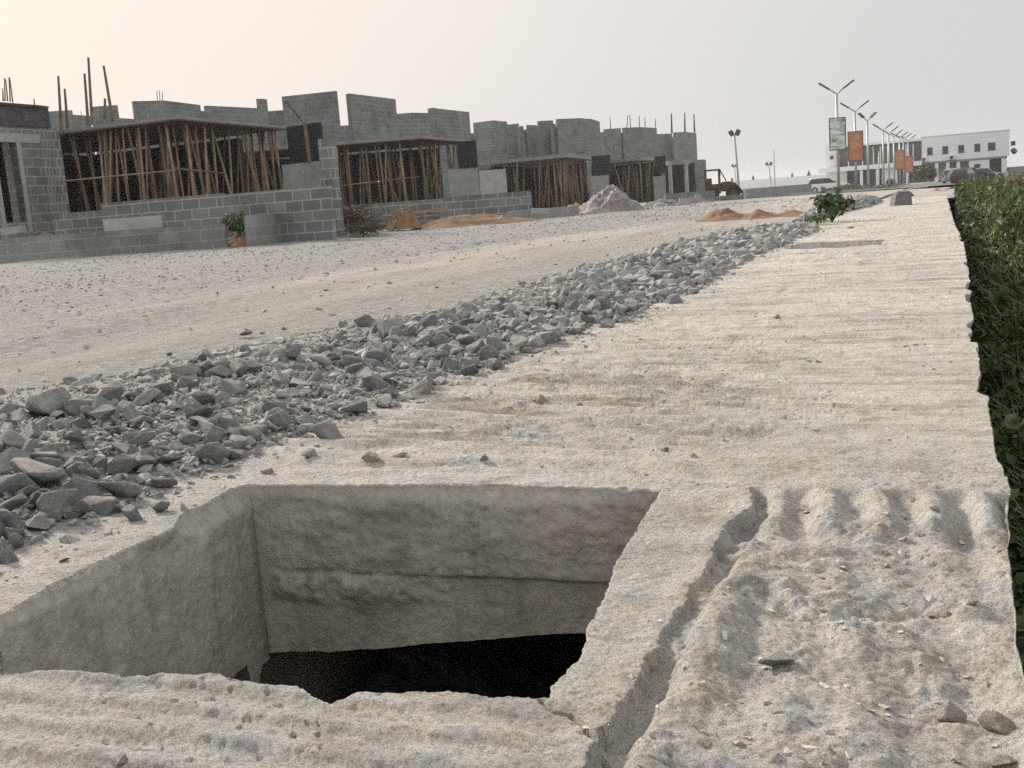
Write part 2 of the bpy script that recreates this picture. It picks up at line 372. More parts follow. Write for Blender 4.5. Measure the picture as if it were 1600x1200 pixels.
def sheight(x, y):
    z = .005*fbm(x*2.2, y*2.2, 1, 4)+.0036*fbm(x*13, y*20, 2, 6, .68)+.0022*fbm(x*70, y*85, 3, 4, .7)-.004*ss(.16, .05, cells(x*26+.5*fbm(x*40, y*40, 33, 2), y*30, 34))*ss(.0, .4, fbm(x*3, y*3, 35, 3))
    # raked ridges across the slab beyond the pit
    wob = .10*fbm(x*1.3, y*1.6, 4, 3)+.07*x*(y-1.2)+.014*fbm(x*6, y*6, 44, 3)
    ph = (y+wob)/(.066+.012*fbm(x*.3, y*2.0, 49, 2))
    rid = np.abs(((ph) % 1)-.5)*2
    rid = ss(.15, .95, rid)
    amp = (.007+.013*ss(-.35, .4, fbm(x*1.1+4, y*1.6, 6, 2))+.009*ss(-.4, -1.2, x)*ss(4.6, 2.6, y))*ss(1.95, 2.1, y)*(.45+.55*ss(6.5, 3, y))*ss(.0, -.55, x-.15*fbm(x*2, y*2, 7, 2))
    z = z+amp*(rid-.5)*(.7+.6*fbm(x*9, y*9, 77, 3))
    far_r = (.014*fbm(x*.9, y*4.5, 9, 4)+.012*fbm(x*1.5, y*11, 39, 4))*ss(2.6, 5, y)
    z = z+far_r
    # near strip with soft finger ridges
    nr = ss(1.07, 1.0, y)*ss(-.36, -.46, x)
    ph2 = (y-.05*x+.03*fbm(x*2.3, y*2.3, 14, 3))/.062
    z = z+nr*(.007*(ss(.2, .9, np.abs((ph2 % 1)-.5)*2)-.5)+.007*fbm(x*4, y*11, 15, 3))
    # rough lower panel at right of the pit
    ex = -.335+.014*fbm(y*6, y*0+.5, 16, 4)+.010*fbm(y*22, y*0+.2, 17, 3)+.004*fbm(y*70, y*0+.2, 37, 2)
    d = x-ex
    ymask = ss(1.985, 1.95, y+.012*fbm(x*9, y*0, 18, 3))
    inr = ss(-.001, .005, d)*ymask
    lump = .5-cells(x*22+2*fbm(x*8, y*8, 19, 3), y*22, 23)
    lump2 = .5-cells(x*52+1.5*fbm(x*20, y*20, 24, 2), y*52, 25)
    rough = .020*lump*ss(-.0, .45, fbm(x*5, y*5, 26, 3))+.006*lump2*ss(-.2, .35, fbm(x*9, y*9, 46, 2))+.027*fbm(x*6.5+.8*y, y*4.5, 27, 7, .52)
    gx = (x+.14*(y-1.9)+.020*fbm(x*4, y*4, 28, 3))/(.082)
    gro = (.5-ss(.1, .9, np.abs((gx % 1)-.5)*2))*(.016*ss(1.66, 1.80, y+.06*fbm(x*7, y*3, 29, 2))+.0045*ss(.08, .14, d))
    chan = -.011*ss(.026, .012, np.abs(d-.014))*ss(2.0, 1.7, y)*(.75+.6*fbm(y*5, y*0+.7, 53, 2))
    lip = .017*ss(.025, .05, d)*ss(.12, .06, d)*ss(1.72, 1.5, y)
    z = z+inr*(-.0095+rough*(.45+.55*ss(1.86, 1.74, y))+gro*1.2+chan+lip)
    z = z+.006*ss(-.05, -.004, d)*ss(.004, 0, d)*ymask
    ck = [(-.43, 1.06), (-.405, 1.035), (-.385, 1.03), (-.36, 1.005), (-.345, .985), (-.31, .95)]
    for (ax, ay), (bx_, by_) in zip(ck[:-1], ck[1:]):
        t = np.clip(((x-ax)*(bx_-ax)+(y-ay)*(by_-ay))/((bx_-ax)**2+(by_-ay)**2), 0, 1)
        z = z-.007*ss(.0042, .0012, np.hypot(x-ax-t*(bx_-ax), y-ay-t*(by_-ay))+.001*fbm(x*60, y*60, 58, 2))
    return z
def sdist(x, y):
    """distance to hole outline, coarse"""
    out = np.full(x.shape, 9.); 
    q = bd[::6]
    for k in range(0, len(x.ravel()), 20000):
        a = x.ravel()[k:k+20000]; b = y.ravel()[k:k+20000]
        out.ravel()[k:k+20000] = np.sqrt(((a[:, None]-q[:, 0])**2+(b[:, None]-q[:, 1])**2).min(1))
    return out
# outer frame of the ring: rays from the centre of the pit
dr = bd-cen; ang = np.arctan2(dr[:, 1], dr[:, 0])
order = np.argsort(ang); bd = bd[order]; nrm = nrm[order]; ang = ang[order]
dirs = np.c_[np.cos(ang), np.sin(ang)]
def outer(c, d):
    ts = []
    if d[1] > 1e-9: ts.append((Y_TOP-c[1])/d[1])
    if d[1] < -1e-9: ts.append((Y_BOT-c[1])/d[1])
    if d[0] < -1e-9: ts.append((X_L-c[0])/d[0])
    if d[0] > 1e-9:
        t = (.08-c[0])/d[0]
        for _ in range(12): t = (float(xe(c[1]+d[1]*t))-c[0])/d[0]
        ts.append(t)
    return min(t for t in ts if t > 0)
ot = np.array([outer(cen, d) for d in dirs]); ob = cen+dirs*ot[:, None]
MR = 150
tr = np.linspace(0, 1, MR)**1.15
gx = bd[:, 0][:, None]*(1-tr)+ob[:, 0][:, None]*tr; gy = bd[:, 1][:, None]*(1-tr)+ob[:, 1][:, None]*tr
gzv = sheight(gx, gy)
dh = np.hypot(gx-bd[:, 0][:, None], gy-bd[:, 1][:, None])
chip = .5+.5*fbm(bd[:, 0]*9, bd[:, 1]*9, 41, 3); rw = .003+.010*ss(.55, .9, chip)
gzv -= ((.003+.008*ss(.6, .9, chip))[:, None])*(1-ss(0, 1, dh/rw[:, None]))
sv = np.stack([gx, gy, gzv], -1).reshape(-1, 3)
i = np.arange(NB)[:, None]*MR+np.arange(MR-1)[None, :]; j = ((np.arange(NB)+1) % NB)[:, None]*MR+np.arange(MR-1)[None, :]
sf = np.stack([i, i+1, j+1, j], -1).reshape(-1, 4)
# far part: columns continue from the ring's upper edge
topi = np.where(ob[:, 1] > Y_TOP-1e-6)[0]; topi = topi[np.argsort(ob[topi, 0])]
cx = np.r_[X_L, ob[topi, 0], float(xe(Y_TOP))]
s = (cx-X_L)/(cx[-1]-X_L)
ys = [Y_TOP]
while ys[-1] < 25.9: ys.append(ys[-1]+.0055*ys[-1])
ys = np.array(sorted(ys+[9.2, 9.204, 10.0, 10.004]))
XE = xe(ys); fx = X_L+(XE-X_L)[:, None]*s[None, :]; fy = np.repeat(ys[:, None], len(s), 1)
fz = sheight(fx, fy)
rec = (fy > 9.202) & (fy < 10.002) & (fx > -1.28+.02*fbm(fy*9, fy*0, 3)) & (fx < -.52)
fz = np.where(rec, -.13, fz)
n0 = len(sv); sv = np.vstack([sv, np.stack([fx, fy, fz], -1).reshape(-1, 3)])
sf = np.vstack([sf, grid_faces(len(ys), len(s))+n0])
# right hand side face
yy = np.r_[np.arange(Y_BOT, 6, .012), np.arange(6, 26, .05)]
lv = np.array([0, -.004, -.015, -.05, -.1, -.18, -.30, -.6, -1.1])
xx = xe(yy)
sx = xx[:, None]+np.where(lv < -.02, -.010, np.array(-.012*0))[None, :]+.008*fbm(yy[:, None]*7+lv[None, :]*0, lv[None, :]*16+yy[:, None]*0, 51, 4)*(lv < -.01)[None, :]+.0*lv
sx[:, 1] += .002; sz = np.repeat(lv[None, :], len(yy), 0).copy(); sz[:, 0] = sheight(xx, yy)
n0 = len(sv); sv = np.vstack([sv, np.stack([sx, np.repeat(yy[:, None], len(lv), 1), sz], -1).reshape(-1, 3)])
sf = np.vstack([sf, grid_faces(len(yy), len(lv))+n0])
slab = np_mesh('pavement', sv, sf, MAT['slab']); tag(slab, kind='structure')
# walls of the pit, cast face with a pour joint
NZ = 60; zs = np.linspace(0, 1, NZ)
depth = .335+(.03*fbm(bd[:, 0]*2.5, bd[:, 1]*2.5, 61, 3)+.012*fbm(bd[:, 0]*25, bd[:, 1]*25, 62, 3))*np.where(bd[:, 1] > 1.8, .25, 1)
leftw = ss(-1.32, -1.365, bd[:, 0])*ss(1.86, 1.80, bd[:, 1]); farw = ss(1.82, 1.86, bd[:, 1])
depth = depth+np.maximum(farw, (bd[:, 1] > 1.78)*1.0)*(-.035+.085*ss(-.6, -1.4, bd[:, 0]))+leftw*.015
jag = leftw*ss(1.62, 1.80, bd[:, 1])*.03; depth = depth+jag
# smooth line lower down than the chipped lip
k = 41; ker = np.ones(k)/k
smx = np.convolve(np.r_[bd[-k:, 0], bd[:, 0], bd[:k, 0]], ker, 'same')[k:-k]; smy = np.convolve(np.r_[bd[-k:, 1], bd[:, 1], bd[:k, 1]], ker, 'same')[k:-k]
bz = gzv[:, 0]
wz = bz[:, None]*(1-zs)-depth[:, None]*zs
bl = ss(.02, .14, zs)[None, :]
uc = bd[:, 0]+1.39; vc = 1.868-bd[:, 1]
isl = (bd[:, 0] < -1.2) & (vc >= uc) & (bd[:, 1] > 1.0); isf = ((bd[:, 0] < -1.2) & (vc < uc)) | (bd[:, 1] > 1.84)
tx = np.where(isl, -1.308-.082*(bd[:, 1]-1.13)/.745, np.where(isf & (bd[:, 0] < -1.2), np.maximum(bd[:, 0], -1.39), smx)); FW = 1.868+.065*(bd[:, 0]+1.39)
ty = np.where(isf, FW, np.where(isl, np.minimum(bd[:, 1], FW), smy))
bl = ss(0, (.05+3.0*np.hypot(tx-bd[:, 0], ty-bd[:, 1]))[:, None], zs[None, :])
wx = bd[:, 0][:, None]*(1-bl)+tx[:, None]*bl; wy = bd[:, 1][:, None]*(1-bl)+ty[:, None]*bl
leftw = (isl & ~isf)*1.0; farw = (isf & ~isl)*1.0
a_s = np.where(farw > .5, bd[:, 0], bd[:, 1])[:, None]
disp = .004*fbm(a_s*7, wz*11, 63, 6, .66)+.0022*fbm(a_s*60, wz*60, 64, 3)
joint = -.19-.05*(bd[:, 0]+1.39)*0+.004*fbm(bd[:, 0]*5, bd[:, 1]*5, 65, 3)
jz = wz-joint[:, None]
up = ss(-.004, .002, jz)                     # upper pour stands proud of the lower one
ooze = ss(-.075-.03*fbm(a_s*6, a_s*0+2, 66, 3), -.04, jz)*ss(.0, -.004, jz)*ss(-.9, -1.1, bd[:, 0])[:, None]*(.5+fbm(a_s*18, wz*18, 67, 4))
disp = disp+farw[:, None]*(-.014*(1-up)+.022*ooze+.010*fbm(a_s*9, wz*22, 68, 6, .62)*up-.006*ss(.006, 0, np.abs(jz)))
disp = disp+leftw[:, None]*(.007*fbm(a_s*4, wz*6, 69, 4))
cor = isl & isf
nx = np.where(cor, 0, np.where(isl, -1.0, np.where(isf, 0, nrm[:, 0]))); ny = np.where(cor, 0, np.where(isl, 0, np.where(isf, 1.0, nrm[:, 1])))
fd = np.where(isf, ss(-1.39, -1.33, bd[:, 0]), np.where(isl, ss(1.868, 1.81, bd[:, 1]), 1))[:, None]
wx = wx-nx[:, None]*disp*bl*fd; wy = wy-ny[:, None]*disp*bl*fd
pv = np.stack([wx, wy, wz], -1).reshape(-1, 3)
i = np.arange(NB)[:, None]*NZ+np.arange(NZ-1)[None, :]; j = ((np.arange(NB)+1) % NB)[:, None]*NZ+np.arange(NZ-1)[None, :]
pf = np.stack([i, j, j+1, i+1], -1).reshape(-1, 4)
# soffit running back from the bottom lip
bot = np.stack([wx[:, -1], wy[:, -1], wz[:, -1]], -1); so = bot.copy(); so[:, 1] += np.where(farw > .5, 1.2, 0); so[:, 0] -= np.where(leftw > .5, .2, 0); so[:, :2] += nrm*np.where((farw < .5) & (leftw < .5), .15, 0)[:, None]
n0 = len(pv); pv = np.vstack([pv, bot, so])
a = np.arange(NB); b2 = (a+1) % NB
pf = np.vstack([pf, np.stack([a, b2, b2+NB, a+NB], -1)+n0])
np_mesh('manhole_wall', pv, pf, MAT['pit'], slab)
d = MB(); d.box(-1.78, .4, -1.06, -1.50, 6, -.30); d.box(-.16, .4, -1.06, .04, 6, -.30); d.box(-1.78, 6.0, -1.06, .04, 6.2, -.3); d.box(-1.78, .2, -1.06, .04, .4, -.1)
tag(d.build('drain_wall', MAT['pit'], slab))
d = MB(); d.box(-1.8, .2, -1.2, .06, 6.2, -.88); tag(d.build('drain_floor', MAT['mud'], slab))
# black sheeting dumped in the drain
gx_, gy_ = np.meshgrid(np.linspace(-1.45, -.55, 70), np.linspace(1.5, 2.9, 70))
gz_ = -.90+.40*np.exp(-(((gx_+1.25)/.22)**2+((gy_-2.25)/.4)**2))+.25*np.exp(-(((gx_+.8)/.25)**2+((gy_-2.5)/.3)**2))+.07*fbm(gx_*6, gy_*6, 71, 4)
bagm = np_mesh('plastic_sheeting', np.stack([gx_, gy_, gz_], -1).reshape(-1, 3), grid_faces(70, 70), MAT['bag'])
tag(bagm, 'crumpled black plastic sheeting lying in the dark drain under the open manhole', 'plastic sheet')

# ------------------------------------------------------------------ terrain
gxs = np.r_[-900, -400, -150, -70, -40, -26, np.arange(-21, -1.9, .25), -1.7, -1.62]
gys = np.r_[-8, -2, 0, .8, np.arange(1.2, 8, .12), np.arange(8, 30, .35), np.arange(30, 140, 3), 160, 200, 300, 500, 900]
def ground_z(x, y):
    base = np.vectorize(gz)(y)
    z = base+.08*ss(-10, -16, x)*ss(60, 30, y)+.012*ss(-2, -4, x)
    nearm = ss(60, 20, y)*ss(-30, -20, x)
    return z+nearm*(.022*fbm(x*.9, y*.4, 81, 4)+.014*fbm(x*3.5, y*.8, 82, 3)+.012*fbm(x*2.4, y*.08, 84, 3))-.02
X, Yg = np.meshgrid(gxs, gys); Z = ground_z(X, Yg)
tag(np_mesh('ground', np.stack([X, Yg, Z], -1).reshape(-1, 3), grid_faces(len(gys), len(gxs)), MAT['ground']), kind='structure')
# lower verge on the right of the slab
vx = np.r_[-1.9, -.2, .12, .5, 1, 2, 4, 8, 16, 40, 120, 900]; vy = np.r_[-8, 0, 1, 2, 4, 7, 12, 18, 25, 27, 32, 45, 70, 100, 140, 200, 400, 900]
X, Yg = np.meshgrid(vx, vy)
Z = -1.12+ss(.2, 3, X)*.45+ss(24, 34, Yg)*.9*ss(3, .2, X)*1.0+ss(24, 34, Yg)*.5*ss(.2, 3, X)+np.vectorize(gz)(Yg)*.8
tag(np_mesh('verge', np.stack([X, Yg, Z], -1).reshape(-1, 3), grid_faces(len(vy), len(vx)), MAT['soil']), kind='structure')

X, Yg = np.meshgrid(np.array([-1.75, -.8, .2, 1.2, 2.2]), np.r_[25.85, np.arange(27, 60, 1.5), np.arange(60, 300, 8)])
tag(np_mesh('ground', np.stack([X, Yg, np.vectorize(gz)(Yg)-.06+.03*fbm(X*1.5, Yg*.6, 83, 3)], -1).reshape(-1, 3), grid_faces(*X.shape), MAT['ground']), kind='structure')
# ------------------------------------------------------------------ stones
def rock_mesh(name, seed, flat, m, rough=.0):
    rg = random.Random(seed); bm = bmesh.new()
    for k in range(rg.randint(9, 14)):
        v = Vector((rg.gauss(0, 1), rg.gauss(0, 1), rg.gauss(0, 1))).normalized()*rg.uniform(.8, 1.1)
        bm.verts.new((v.x*.62, v.y*.46, v.z*flat))
    r = bmesh.ops.convex_hull(bm, input=list(bm.verts))
    bmesh.ops.delete(bm, geom=[g for g in r['geom_interior'] if isinstance(g, bmesh.types.BMVert)], context='VERTS')
    bmesh.ops.dissolve_limit(bm, angle_limit=R(14), verts=list(bm.verts), edges=list(bm.edges))
    bmesh.ops.bevel(bm, geom=list(bm.edges), offset=.035, segments=1, affect='EDGES', clamp_overlap=True)
    bmesh.ops.triangulate(bm, faces=list(bm.faces))
    if rough:
        bmesh.ops.subdivide_edges(bm, edges=list(bm.edges), cuts=2, use_grid_fill=True)
        for v in bm.verts:
            c = v.co
            v.co += v.co.normalized()*rough*float(fbm(np.array([c.x*5+seed]), np.array([c.y*5+c.z*3]), seed, 3)[0])
    me = bpy.data.meshes.new(name); bm.to_mesh(me); bm.free(); me.materials.append(m); return me
ROCKS = [rock_mesh('granite_stone', 100+k, random.Random(k).uniform(.2, .42), MAT['rock'], .03) for k in range(26)]
TANS = [rock_mesh('dusty_stone', 300+k, random.Random(k).uniform(.25, .36), MAT['tan'], .05) for k in range(8)]
GREYS = [rock_mesh('grey_stone', 400+k, random.Random(k).uniform(.3, .42), MAT['greystone'], .04) for k in range(6)]
def arrs(me):
    v = np.empty(len(me.vertices)*3, np.float32); me.vertices.foreach_get('co', v)
    return v.reshape(-1, 3), np.array([tuple(p.vertices) for p in me.polygons])
LOW = [arrs(rock_mesh('tmp', 500+k, random.Random(k).uniform(.25, .42), MAT['rockmass'])) for k in range(20)]
def tiny(seed):
    rg = random.Random(seed); bm = bmesh.new()
    for k in range(7):
        v = Vector((rg.gauss(0, 1), rg.gauss(0, 1), rg.gauss(0, 1))).normalized(); bm.verts.new((v.x*.55, v.y*.45, v.z*.34))
    bmesh.ops.convex_hull(bm, input=list(bm.verts)); me = bpy.data.meshes.new('tmp'); bm.to_mesh(me); bm.free(); return arrs(me)
TINY = [tiny(k) for k in range(14)]
def rotm(ax, ay, az):
    return np.array((Matrix.Rotation(az, 3, 'Z') @ Matrix.Rotation(ay, 3, 'Y') @ Matrix.Rotation(ax, 3, 'X')))
def merge(name, items, lib, m, parent=None):
    V = []; Fc = []; n = 0
    for (x, y, z, s_, ax, ay, az, k) in items:
        v, f = lib[k % len(lib)]; V.append(v@rotm(ax, ay, az).T*s_+np.array([x, y, z])); Fc.append(f+n); n += len(v)
    return np_mesh(name, np.vstack(V), np.vstack(Fc), m, parent, smooth=False)
# the bank: cross profile measured from the slab side
def bank_r(y): return np.interp(y, [.5, 1.34, 1.84, 2.33, 2.66, 3.71, 5.52, 8.25, 12.6, 14, 16, 20, 23.8, 24.5], [-1.56, -1.52, -1.55, -1.55, -1.46, -1.44, -1.32, -1.42, -1.36, -1.75, -1.75, -1.45, -1.35, -1.5])
def bank_l(y): return np.interp(y, [.5, 2.75, 3.1, 3.55, 4.3, 5.1, 7.8, 10.8, 12.6, 14, 16, 20, 23.8, 24.5], [-3.3, -3.1, -3.0, -2.9, -2.85, -2.5, -2.65, -2.65, -2.3, -1.95, -2.05, -2.2, -1.9, -1.6])
def bank_z(x, y):
    a = bank_l(y); b = bank_r(y); t = np.clip((x-a)/(b-a), 0, 1)
    hgt = .07*(1-ss(12.2, 14, y))+.13*ss(15.5, 18, y)*(1-ss(23, 24.6, y))
    return hgt*np.sin(np.pi*np.clip(t, 0, 1)**.8)**.8*(1+.3*fbm(x*2.3, y*2.3, 91, 3))
by = np.r_[np.arange(.5, 8, .03), np.arange(8, 24.6, .08)]; bt = np.linspace(0, 1, 50)
A, B_ = bank_l(by), bank_r(by); bx = A[:, None]+(B_-A)[:, None]*bt[None, :]; byy = np.repeat(by[:, None], 50, 1)
bzz = bank_z(bx, byy)+.010*fbm(bx*11, byy*11, 92, 4)*np.sin(np.pi*bt)[None, :]-.005
tag(np_mesh('crushed_stone_fines', np.stack([bx, byy, bzz], -1).reshape(-1, 3), grid_faces(len(by), 50), MAT['fines']),
    'long grey bank of crushed granite dust between the dirt road and slab', 'gravel bank', kind='stuff')
stones = []
def put(y0, y1, n, smin, smax, p, spread=.0, seed=0):
    rg = np.random.default_rng(seed)
    for k in range(n):
        y = y0+(y1-y0)*rg.random(); a, b = float(bank_l(y)), float(bank_r(y)); t = rg.beta(1.7, 1.15)
        if t < .4 and rg.random() < .45: continue
        x = a+(b-a)*t+rg.normal()*spread
        s_ = smin*(smax/smin)**(rg.random()**p)
        if t < .35: s_ *= .7
        z = float(bank_z(np.array(x), np.array(y)))+s_*((-.04 if t > .5 else -.16)+.20*rg.random())
        stones.append((x, y, z, s_, rg.normal()*.45, rg.normal()*.45, rg.random()*6.28, int(rg.integers(1000))))
put(.9, 3.2, 1500, .02, .115, 2.3, .03, 1); put(3.2, 6, 1700, .026, .13, 2.0, .03, 2); put(6, 13.2, 3400, .034, .15, 1.7, .03, 3)
put(15.5, 24.3, 1300, .06, .20, 1.2, .03, 4); put(.9, 6, 14000, .007, .03, 1.5, .08, 5); put(6, 13, 4000, .02, .045, 1.2, .07, 6)
# hand placed prominent stones  (px, py of base, size px)
big = [(75, 650, 70), (55, 760, 110), (100, 815, 95), (215, 735, 60), (255, 765, 50), (512, 688, 58), (352, 715, 52), (480, 670, 48), (160, 655, 46), (395, 690, 50), (325, 725, 60), (540, 650, 44),
       (838, 545, 42), (600, 640, 50), (680, 590, 40), (1053, 478, 34), (250, 800, 40), (20, 800, 55), (290, 600, 40), (585, 610, 46), (735, 590, 38), (300, 690, 50), (205, 815, 44), (140, 745, 44), (110, 690, 46), (230, 690, 50), (430, 650, 44), (650, 620, 40), (770, 580, 36), (60, 830, 50)]
bigs = []
for n, (px, py, sp) in enumerate(big):
    p = at(px, py, .02); D = proj(p)[2]; s_ = sp*D/F*.95
    bz0 = float(bank_z(np.array(p[0]), np.array(p[1])))
    p = at(px, py-sp*.2, bz0+s_*.15)
    bigs.append((p[0], p[1], bz0+s_*.2, s_, random.gauss(0, .3), random.gauss(0, .3), random.random()*6.28, n))
scored = []
for it in stones:
    q = proj(it[:3]); vis = -30 < q[0] < 1630 and 0 < q[1] < 1230
    scored.append((it[3]*F/q[2] if vis else 0, it))
scored.sort(key=lambda t: -t[0])
singles = bigs+[t[1] for t in scored[:268]]; rest = [t[1] for t in scored[268:]]
seen_ = []
BIGLAB = {0: 'upright squarish granite block near the left frame edge, on the bank crest', 1: 'long pale topped granite slab at the left frame edge, level with the manhole corner', 2: 'flat granite plate below the long pale topped slab at the left',
          5: 'wedge shaped granite stone lying apart on the raked slab at the bank foot', 6: 'blocky granite stone at the bank foot just above the manhole far left corner', 7: 'standing granite wedge left of the stone lying apart on the slab',
          12: 'largest pale boulder at the bank foot halfway along the slab', 14: 'pale faced granite stone at the bank foot, nearer than the largest pale boulder', 15: 'rounded granite stone at the bank foot far beyond the largest pale boulder', 16: 'small broken granite stone on the ledge left of the manhole'}
for (x, y, z, s_, ax, ay, az, k) in singles:
    o = bpy.data.objects.new('granite_stone', ROCKS[k % len(ROCKS)]); col.objects.link(o)
    o.location = (x, y, z); o.rotation_euler = (ax, ay, az); o.scale = (s_, s_, s_)
    px_, py_, D_ = proj((x, y, z)); cnt = len(seen_); seen_.append(1)
    if cnt in BIGLAB: lab = BIGLAB[cnt]
    else:
        tt_ = (x-float(bank_l(y)))/(float(bank_r(y))-float(bank_l(y)))
        where = 'on the slab side foot' if tt_ > .75 else ('on the crest' if tt_ > .4 else 'on the road side')
        zone = 'left of the manhole' if y < 2.0 else ('just behind the manhole' if y < 3.4 else ('before its middle bend' if y < 6 else ('between middle and far slot' if y < 13.5 else 'beyond the leafy bush')))
        lab = ('large' if s_ > .115 else ('medium' if s_ > .075 else 'small'))+' granite stone '+where+' of the bank, '+zone
    tag(o, lab, 'stone', 'granite stones of the long bank')
tag(merge('crushed_granite', rest, LOW, MAT['rockmass']), 'mass of smaller crushed granite filling the bank between the larger stones', 'gravel', kind='stuff')
# loose stones on the slab: (px, py, size px, tan?, label)
loose = [(848, 632, 28, 1, 'pale squarish stone lying on the raked slab in front of the bank'), (488, 722, 36, 0, 'grey stone lying just behind the far left corner of the open manhole'),
         (578, 724, 34, 1, 'flat tan stone lying on the slab close behind the manhole far edge'), (1213, 496, 16, 0, 'small dark stone lying alone midway up the slab'),
         (1329, 358, 12, 1, 'upright tan stone standing on the slab just beyond the far slot'), (1476, 1090, 58, 1, 'smooth oval tan stone on the rough panel near its right edge'),
         (1562, 1110, 62, 1, 'large rounded pale lump at the right slab edge, nearest corner'), (1566, 1158, 44, 1, 'flat brown stone beside the slab edge in the nearest corner'),
         (1480, 940, 24, 1, 'right one of two stones touching on the rough panel'), (1456, 936, 18, 1, 'small left one of two stones touching on the rough panel'),
         (1520, 934, 18, 1, 'thin flat chip right of the touching pair of stones'), (1462, 805, 24, 1, 'brown flat stone near the top of the rough panel'),
         (1438, 832, 20, 1, 'brown pebble below the flat stone at the top of the rough panel'), (1035, 705, 22, 0, 'dark flat flake on the raked slab behind the manhole right corner'),
         (905, 634, 18, 0, 'dark flat chip right of the pale squarish stone'), (716, 668, 22, 0, 'grey pebble in the raked grooves nearest the bank'),
         (190, 1190, 26, 1, 'brown pebble on the slab in front of the manhole'), (915, 543, 14, 0, 'small grey cube of stone just off the bank foot'),
         (1218, 1035, 50, 0, 'bluish grey stone set in the middle of the rough panel'), (415, 742, 30, 0, 'grey chip beside the far left corner of the manhole'),
         (625, 716, 26, 1, 'thin tan flake behind the middle of the manhole far edge'), (757, 720, 20, 0, 'small grey chip on the raked slab behind the manhole'),
         (1140, 418, 12, 0, 'little grey stone just off the bank, in front of the far slot'), (100, 878, 16, 1, 'brown pebble on the narrow ledge left of the manhole')]
for n, (px, py, sp, tn, lab) in enumerate(loose):
    p = at(px, py-sp*.15, .005); D = proj(p)[2]; s_ = sp*D/F
    o = bpy.data.objects.new('loose_stone', (TANS[n % 8] if tn else GREYS[n % 6])); col.objects.link(o)
    hz = float(sheight(np.array([p[0]]), np.array([p[1]]))[0])
    o.location = (p[0], p[1], hz+s_*.09); o.rotation_euler = (random.gauss(0, .15), random.gauss(0, .15), random.random()*6.28); o.scale = (s_, s_, s_)
    tag(o, lab, 'stone', 'loose stones on the slab')
# grit on the slab and gravel over the road: nobody could count it
rg = np.random.default_rng(5); it = []
for k in range(1500):
    y = 1.0+10*rg.random()**2.2; x = -1.5+1.55*rg.random()**1.3
    if -1.42 < x < -.36 and .95 < y < 1.95: continue
    s_ = .004+.012*rg.random()**3+.0012*y*rg.random(); it.append((x, y, float(sheight(np.array([x]), np.array([y]))[0])+s_*.1, s_, 0, 0, rg.random()*6.28, int(rg.integers(99))))
for k in range(130):
    y = .95+1.0*rg.random(); x = -.28+.33*rg.random()
    if x > float(xe(np.array([y]))[0])-.02: continue
    s_ = .004+.018*rg.random()**3; it.append((x, y, float(sheight(np.array([x]), np.array([y]))[0])-s_*.02, s_, rg.normal()*.3, rg.normal()*.3, rg.random()*6.28, int(rg.integers(99))))
tag(merge('slab_grit', it, TINY, MAT['tan']), 'fine grit and crumbs scattered over the concrete slab', 'grit', kind='stuff')
it = []
for k in range(80000):
    y = 2.5+36*rg.random()**1.4; x = -2.6-14.5*rg.random()
    dens = .25+.75*float(ss(-4.5, -6.5, x)*ss(-16.5, -14.5, x)); dens *= .35+.65*float(ss(-.1, .35, fbm(np.array(x*.5), np.array(y*.25), 95, 3)))
    if rg.random() > dens: continue
    s_ = (.008+.036*rg.random()**5)*(1+.03*y); it.append((x, y, float(ground_z(np.array(x), np.array(y)))+s_*.15, s_, 0, 0, rg.random()*6.28, int(rg.integers(99))))
tag(merge('road_gravel', it, TINY, MAT['greystone']), 'grey gravel and pebbles strewn over the dusty road', 'gravel', kind='stuff')
for n, (px, py, sp, lab) in enumerate([(383, 527, 24, 'grey lumpy stone standing alone on the dusty road left of the bank'), (410, 525, 11, 'small brown stone right of the lumpy stone on the road'),
                                       (265, 558, 12, 'brown pebble on the road halfway between lumpy stone and frame edge'), (445, 518, 10, 'small grey stone on the road nearest the bank')]):
    p = at(px, py-3, .0); D = proj(p)[2]; s_ = sp*D/F
    o = bpy.data.objects.new('road_stone', ROCKS[n+3]); col.objects.link(o); o.location = (p[0], p[1], s_*.2); o.scale = (s_,)*3; o.rotation_euler = (0, 0, n)
    tag(o, lab, 'stone', 'single stones on the road')

# ------------------------------------------------------------------ heaps
def heap(name, cx_, cy_, rx, ry, h, m, label, cat, seed, lump=.25, rot=0, z0=None, n=60, kind=None, sharp=1.0):
    t = np.linspace(0, 2*np.pi, n, endpoint=False); q = np.linspace(0, 1, 26)
    T, Q = np.meshgrid(t, q, indexing='ij'); lx = np.cos(T)*Q; ly = np.sin(T)*Q
    prof = (1-Q**sharp)
    prof = np.clip(prof*(1+lump*fbm(lx*2.4+seed, ly*2.4, seed, 4)*2)+lump*.5*fbm(lx*5+seed, ly*5, seed+9, 3)*(1-Q), 0, 9)
    Rr = 1+.18*fbm(np.cos(T)*1.5+seed, np.sin(T)*1.5, seed+3, 3)
    c, s2 = math.cos(rot), math.sin(rot); ax_ = lx*rx*Rr; ay_ = ly*ry*Rr
    x = cx_+ax_*c-ay_*s2; y = cy_+ax_*s2+ay_*c
    z = (gz(cy_)+.0 if z0 is None else z0)-.03+prof*h
    i = np.arange(n)[:, None]*26+np.arange(25)[None, :]; j = ((np.arange(n)+1) % n)[:, None]*26+np.arange(25)[None, :]
    o = np_mesh(name, np.stack([x, y, z], -1).reshape(-1, 3), np.stack([i, i+1, j+1, j], -1).reshape(-1, 4), m)
    return tag(o, label, cat, kind=kind)
a = at(1128, 343, 0)
heap('sand_mound', a[0]-.0, a[1]+.3, .55, .9, .21, MAT['sand'], 'tallest small mound of orange sand on the dusty road, nearest the houses', 'sand mound', 3, .3)
